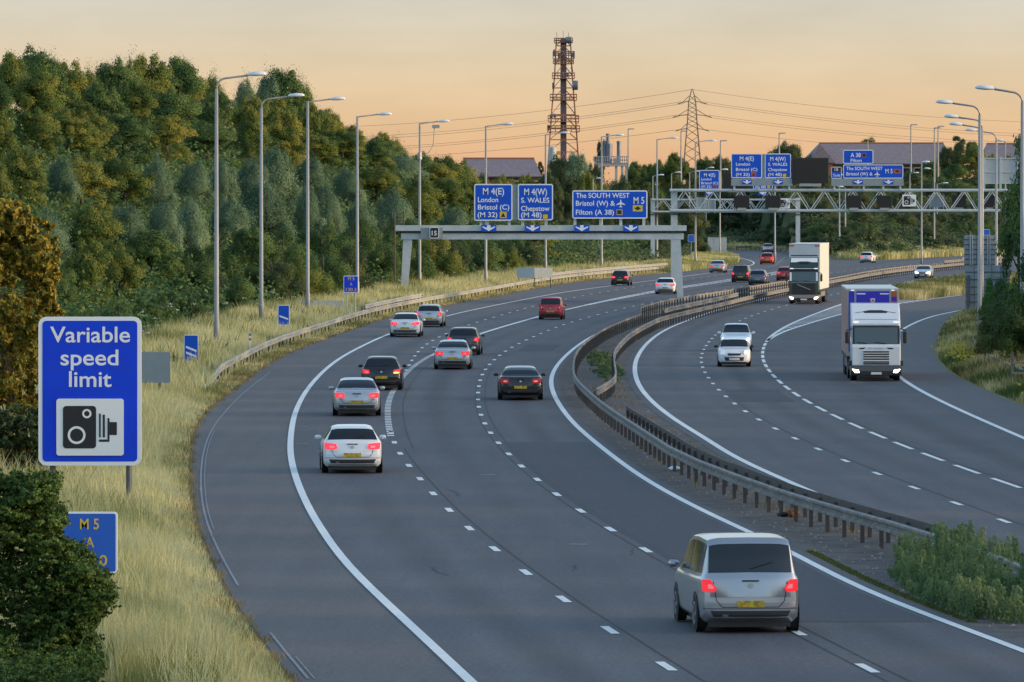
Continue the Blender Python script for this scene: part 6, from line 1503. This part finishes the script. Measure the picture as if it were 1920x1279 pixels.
# left edge: golden-brown tree and the dark foreground bush
def fine_plant(name, label, cat, m, parts, n, leaf, seed, loc, aspect=.5, up=0.0):
    r_ = np.random.default_rng(seed); C = np.array([p[:3] for p in parts]); Rr = np.array([p[3:6] for p in parts])
    w = Rr[:, 0] * Rr[:, 2] + Rr[:, 0] * Rr[:, 1]; w /= w.sum(); k = r_.choice(len(C), size=n, p=w); u = unit(r_, n)
    # small twigs: sub-clumps on each lobe
    sub = unit(r_, len(C) * 40).reshape(len(C), 40, 3); j = r_.integers(0, 40, n); us = sub[k, j]
    rad = .75 + .35 * r_.random(n); rad = np.where(sub[k, j, 2] > .2, rad * (1 + .3 * (r_.random((len(C), 40))[k, j] > .72)), rad)
    pos = C[k] + us * Rr[k] * rad[:, None] + u * Rr[k] * .16 * r_.random(n)[:, None] ** .5
    nrm = us + r_.normal(size=(n, 3)) * .6; nrm /= np.linalg.norm(nrm, axis=1, keepdims=True)
    tl = r_.random((len(C), 40)); tint = np.clip(.45 + (tl[k, j] - .5) * .7 + (r_.random(n) - .5) * .4, 0, 1)
    v, f, ti = leaves(pos, nrm, leaf, r_, aspect, tint, up)
    t = thing(name, label, cat, loc)
    link('crown', np_mesh('crown', v, f, tint=ti), m, t)
    tr = MB()
    for i, c in enumerate(C[::max(2, len(C) // 30)]): tr.tube([(0, 0, -.2), (c[0] * .3, c[1] * .3, c[2] * .5), tuple(c)], [.022, .014, .004], 5)
    o = tr.build('stems', M_BARK, None); o.parent = t; return t
rr = random.Random(3)
bx_, by_ = P(50, 0, 101.5)[0], 101.5; k_ = 101.5 / F
BY = [840, 860, 880, 905, 945, 965, 985, 1005, 1030, 1045, 1065, 1100, 1140, 1165, 1190, 1225, 1300]; BX = [30, 70, 112, 110, 100, 128, 122, 102, 150, 186, 178, 212, 206, 172, 178, 188, 175]
lobes = []
for i in range(380):
    yy = rr.uniform(893, 1330); rx = rr.uniform(.16, .26) if i <= 90 else rr.uniform(.24, .38); xr = float(np.interp(yy, BY, BX)) - rx * .72 / k_
    xx = xr - (rr.random() ** 1.6) * (xr + 90) if i > 90 else xr - rr.uniform(0, 12)
    lobes.append(((xx - 50) * k_, rr.uniform(-.75, .75) * (.5 if i <= 90 else 1), CH - (yy - HY) * k_, rx, rx, rr.uniform(.09, .17)))
for i in range(130):
    dy = -rr.uniform(.8, 9.5); dd_ = 101.5 + dy; px = rr.uniform(-70, 172 - 1.5 * (-dy)); xw = P(px, 0, dd_)[0]; rx = rr.uniform(.2, .34)
    lobes.append((xw - bx_, dy, float(terrain(xw, dd_)) + rr.uniform(.05, .55), rx, rx, rr.uniform(.1, .18)))
M_BUSH = leaf_mat('bush_leaves', [(0, (.022, .056, .012)), (.5, (.08, .14, .03)), (1, (.22, .28, .07))])
fine_plant('hedge_bush', 'dark green leafy bush filling the lower left corner in the foreground', 'bush', M_BUSH, lobes, 300000, .030, 21, (bx_, by_, 0))
lobes = []
for i in range(60):
    zz = rr.uniform(.3, 7.4); wmax = np.interp(zz, [0, 2.5, 5, 6.5, 7.8], [1.5, 1.9, 1.7, 1.2, .4]); ang = rr.uniform(0, 6.28); q = rr.random() ** .5
    lobes.append((math.cos(ang) * q * wmax, math.sin(ang) * q * wmax, zz, rr.uniform(.4, .6), rr.uniform(.4, .6), rr.uniform(.3, .5)))
M_BROWN = leaf_mat('golden_brown_leaves', [(0, (.06, .075, .012)), (.5, (.17, .155, .024)), (1, (.36, .26, .038))])
fine_plant('golden_tree', 'golden brown leaved tree at the left edge behind the speed sign', 'tree', M_BROWN, lobes, 40000, .10, 22, (P(18, 0, 200)[0], 200, .5), up=.8)
fine_plant('hedge_bush', 'mid green bush below the speed sign, behind the near dark bush', 'bush', M_FARG, [(rr.uniform(-2, 1.0), rr.uniform(-.8, .8), rr.uniform(.1, 2.0), .5, .5, .35) for _ in range(40)], 26000, .075, 23, (P(40, 0, 168)[0], 168, .3))

# ---- grass
def blades(name, x, y, h, w, m, seed, tint, lean=.25, zoff=0.0):
    r_ = np.random.default_rng(seed); n = len(x); z = terrain(x, y) - .03 + zoff
    a = r_.uniform(0, 6.283, n); ux, uy = np.cos(a), np.sin(a) * .5
    b = r_.uniform(0, 6.283, n); le = h * lean * r_.random(n)
    p = np.stack([x, y, z], -1); sx = np.stack([ux * w, uy * w, 0 * w], -1)
    mid = p + np.stack([np.cos(b) * le * .35, np.sin(b) * le * .35, h * .6], -1); tip = p + np.stack([np.cos(b) * le, np.sin(b) * le, h], -1)
    v = np.stack([p - sx, p + sx, mid + sx * .75, mid - sx * .75, tip], 1).reshape(-1, 3)
    i = np.arange(n)[:, None] * 5
    o = link(name, np_mesh(name, v, i + np.array([0, 1, 2, 3]), i + np.array([3, 2, 4]), tint=np.repeat(tint, 5)), m); tag(o, kind='stuff'); return o
M_STRAW = leaf_mat('dry_grass', [(0, (.11, .15, .04)), (.35, (.29, .285, .10)), (.65, (.55, .485, .215)), (1, (.76, .68, .36))], .8, .3, 0)
M_RUSTG = leaf_mat('short_brown_grass', [(0, (.14, .12, .04)), (.5, (.28, .20, .085)), (1, (.42, .31, .15))], .8, .3, 0)
M_VERGE = leaf_mat('mixed_verge', [(0, (.05, .09, .025)), (.4, (.13, .15, .045)), (.7, (.36, .31, .13)), (1, (.60, .52, .28))], .8, .3, 0)
M_WEED = leaf_mat('weed_leaves', [(0, (.04, .085, .03)), (.5, (.095, .165, .06)), (1, (.23, .28, .12))], .7, .25, 0)
def patch_noise(x, y, a=.55, b=.09): return .5 + .25 * np.sin(x * a + 1.7 * np.sin(y * b)) + .25 * np.sin(y * b * 2.3 + x * a * .7 + 2)
r_ = np.random.default_rng(77)
n = 270000; y = 88 * (720 / 88) ** (r_.random(n) ** 1.12); wv = np.interp(y, [88, 200, 300, 700], [6.5, 8.5, 8, 9]); dd = .12 + (wv) * r_.random(n) ** .9; x = XE(y) - dd
sc_ = np.clip(y / 170, .75, 2.6); pn_ = patch_noise(x, y); near = np.clip((dd - np.where(y > 255, 1.3, 0)) / 1.4, 0.04, 1)
h = (.16 + (.52 + .3 * np.clip((y - 200) / 150, 0, 1)) * near * (.6 + .4 * r_.random(n)) * (.7 + .5 * pn_)) * (.8 + .4 * r_.random(n)) * np.where(r_.random(n) < .06, 1.35, 1)
green = np.clip((dd - 5.0) / 4, 0, 1) * .45 + np.where(y < 135, .22, 0) * np.clip(dd / 2, 0, 1)
big_ = .5 + .5 * np.sin(x * .9 + 3 * np.sin(y * .045)) * np.sin(y * .11 + 1)
tint = np.clip(.78 - green + (pn_ - .5) * .5 - .38 * np.clip((big_ - .66) / .12, 0, 1) + (r_.random(n) - .5) * .5, 0, 1); h = h * (.72 + .5 * big_)
fr_ = (y < 104.5) & (dd > 2.9 + .35 * np.sin(y * 5)); h = np.where(fr_, h * .35, h); keep = y > 0
blades('dry_verge_grass', x[keep], y[keep], h[keep], (.011 * sc_)[keep], M_STRAW, 1, tint[keep], .45)
n = 45000; y = 88 * (700 / 88) ** (r_.random(n) ** 1.1); dd = .0 + 1.1 * r_.random(n) ** .8; x = XE(y) - dd + .12 * np.sin(y * 1.3) + .1 * np.sin(y * 3.1)
blades('short_edge_grass', x, y, .07 + .16 * r_.random(n), .011 * np.clip(y / 170, .75, 2.6), M_RUSTG, 2, np.clip(.5 + (patch_noise(x, y, 2, .4) - .5) * .8 + (r_.random(n) - .5) * .5, 0, 1), .6)
n = 34000; y = 88 * (700 / 88) ** (r_.random(n) ** 1.1); dd = 1.0 + 7 * r_.random(n); x = XE(y) - dd; pn_ = patch_noise(x, y, .9, .2); kp = (pn_ > .42) & ~((y < 104.5) & (dd > 2.6))
blades('tall_seed_grass', x[kp], y[kp], (.75 + .5 * r_.random(n))[kp], (.009 * np.clip(y / 150, .8, 3))[kp], M_STRAW, 14, np.clip(.8 + .3 * (r_.random(n) - .5), 0, 1)[kp], .7)
# green weeds and white umbels among the verge grass
n = 22000; y = 100 * (700 / 100) ** (r_.random(n)); dd = 3.0 + 7 * r_.random(n); x = XE(y) - dd
blades('verge_weeds', x, y, .3 + .7 * r_.random(n) ** 2, .03 * np.clip(y / 200, .7, 2.5), M_WEED, 3, r_.random(n), .5)
def umbels(name, x, y, h, seed, size=.035):
    q = np.random.default_rng(seed); n = len(x); k = 7
    X = np.repeat(x, k) + q.normal(size=n * k) * .10; Y = np.repeat(y, k) + q.normal(size=n * k) * .10; Z = np.repeat(terrain(x, y) + h, k) + q.normal(size=n * k) * .03
    nr = np.tile(np.array([0, -.75, .65]), (n * k, 1)) + q.normal(size=(n * k, 3)) * .15; nr /= np.linalg.norm(nr, axis=1, keepdims=True)
    v, f, ti = leaves(np.stack([X, Y, Z], -1), nr, size, q, .8)
    o = link(name, np_mesh(name, v, f, tint=ti), mat('umbel_white', (.50, .50, .44), .8)); tag(o, kind='stuff')
n = 70; y = r_.uniform(250, 620, n); dd = r_.uniform(5.5, 9.5, n); umbels('white_umbels', XE(y) - dd, y, .9 + .7 * r_.random(n), 4)
# far verges: slip road nose, far bank, right verge and the nose by the slip
n = 60000; y = r_.uniform(700, 1035, n); x = 33.6 - .3 - 14 * r_.random(n) ** 1.4 - np.maximum(0, 33.6 - XE(y))
blades('dry_verge_grass', x, y, .5 + .5 * r_.random(n), np.full(n, .06), M_STRAW, 5, np.clip(.5 + (patch_noise(x, y) - .5) * .7 + (r_.random(n) - .5) * .4, 0, 1), .4)
n = 70000; x = r_.uniform(28, 110, n); y = np.interp(x, FARX, FARY) + 1.0 + 60 * r_.random(n) ** 1.2
blades('far_bank_grass', x, y, .6 + .7 * r_.random(n), np.full(n, .08), M_STRAW, 6, np.clip(.55 + (patch_noise(x, y) - .5) * .8 + (r_.random(n) - .5) * .4, 0, 1), .4)
n = 90000; y = 195 * (470 / 195) ** r_.random(n); dd = .15 + 9 * r_.random(n); x = REDGE(y) + dd; pn_ = patch_noise(x, y, 1.1, .16)
blades('right_verge_grass', x, y, (.25 + .55 * r_.random(n)) * np.clip(.45 + dd / 2, .4, 1.25), .018 * np.clip(y / 220, .8, 2), M_VERGE, 7, np.clip(.55 + (pn_ - .5) * 1.1 + (r_.random(n) - .5) * .45, 0, 1), .5)
n = 26000; y = r_.uniform(425, 640, n); u = r_.random(n); a, b = LX(y), LY(y); x = a + .5 + (b - a - 1) * u; kp = (y > 505) & (x > 26)
blades('nose_grass', x[kp], y[kp], .5 + .5 * r_.random(kp.sum()), np.full(kp.sum(), .045), M_VERGE, 8, np.clip(.48 + (patch_noise(x, y)[kp] - .5) * .8 + (r_.random(kp.sum()) - .5) * .4, 0, 1), .4)
# yellow flowers on the right verge
n = 500; y = r_.choice([232, 240, 300, 318], n) + r_.normal(size=n) * 5; x = REDGE(y) + 1.2 + r_.normal(size=n) * .5; q = np.random.default_rng(9)
v, f, ti = leaves(np.stack([x, y, terrain(x, y) + .35 + .35 * q.random(n)], -1), np.tile(np.array([0., -.9, .43]), (n, 1)), .06, q, .8)
tag(link('yellow_flowers', np_mesh('yellow_flowers', v, f, tint=ti), mat('ragwort_yellow', (.42, .33, .02), .8)), kind='stuff')

# weeds in the central reserve
def weeds(name, label, cx, cy, rx, ry, n, H, seed, m=M_WEED, stems=520):
    q = np.random.default_rng(seed); sa = q.uniform(0, 6.283, stems); sr = q.random(stems) ** .5
    sx, sy = cx + np.cos(sa) * sr * rx, cy + np.sin(sa) * sr * ry
    sh = H * (.35 + .65 * q.random(stems)) * (.75 + .3 * np.sin(sy * .9 + sx * 3)) * np.clip(1.25 - sr * .6, .3, 1)
    lx, ly = q.normal(size=stems) * .12, q.normal(size=stems) * .12
    si = q.integers(0, stems, n); u = q.random(n) ** .8; w = (.035 + .075 * (1 - u)) * (1 + .5 * q.random(n)); b = q.uniform(0, 6.283, n)
    x = sx[si] + lx[si] * u + np.cos(b) * w; y = sy[si] + ly[si] * u + np.sin(b) * w; z = sh[si] * u + .02
    nr = np.stack([np.cos(b) * .7, np.sin(b) * .7 - .3, .3 + 0 * b], -1) + q.normal(size=(n, 3)) * .25; nr /= np.linalg.norm(nr, axis=1, keepdims=True)
    st_t = q.random(stems)
    v, f, ti = leaves(np.stack([x, y, z], -1), nr, .040 * (cy / 130) ** .5, q, .28, np.clip(.15 + .35 * u + .45 * st_t[si] + .2 * (q.random(n) - .5), 0, 1), up=1.6)
    bs = MB()
    for i in range(0, stems, 2): bs.tube([(sx[i], sy[i], 0), (sx[i] + lx[i] * .5, sy[i] + ly[i] * .5, sh[i] * .55), (sx[i] + lx[i], sy[i] + ly[i], sh[i] * 1.04)], [.010, .007, .004], 4)
    v2 = np.array(bs.v); f2 = np.array([t for t in bs.f if len(t) == 4])
    o = link(name, np_mesh(name, np.concatenate([v, v2]), np.concatenate([f, f2 + len(v)]), tint=np.concatenate([ti, np.full(len(v2), .55)])), m); tag(o, kind='stuff'); return o
g = G(1800, 1095); weeds('weed_bed', '', g[0] + .1, 127.0, 1.45, 10.5, 100000, 1.3, 31)
g = G(1122, 684); weeds('reserve_weeds', '', g[0] + .25, 300, .7, 30, 9000, .34, 32, stems=150)
g = G(1690, 1110); q = np.random.default_rng(5); n = 6000; y = q.uniform(117, 141, n); x = RE(y) + .42 + .22 * q.random(n)
blades('kerb_moss', x, y, .03 + .06 * q.random(n), np.full(n, .02), leaf_mat('moss', [(0, (.05, .07, .015)), (1, (.14, .15, .03))], objvar=0), 12, q.random(n), .8)
n = 9000; y = 120 * (420 / 120) ** q.random(n); x = RE(y) + .9 + (RI(y) - RE(y) - 1.6) * q.random(n); kp = patch_noise(x, y, 3.0, .35) > .74
blades('reserve_tufts', x[kp], y[kp], .05 + .16 * q.random(kp.sum()), .012 * np.clip(y[kp] / 150, .8, 2), M_RUSTG, 13, q.random(kp.sum()), .9)
# loose stones on the reserve
n = 900; y = 115 * (330 / 115) ** q.random(n); x = RE(y) + .6 + (RI(y) - RE(y) - 1.0) * q.random(n)
v, f, ti = leaves(np.stack([x, y, np.full(n, .03)], -1), np.tile(np.array([0., -.5, .86]), (n, 1)), .035, q, .8)
tag(link('loose_stones', np_mesh('loose_stones', v, f, tint=ti), mat('stone_chips', (.22, .20, .19), .9, var=.4, vs=3)), kind='stuff')
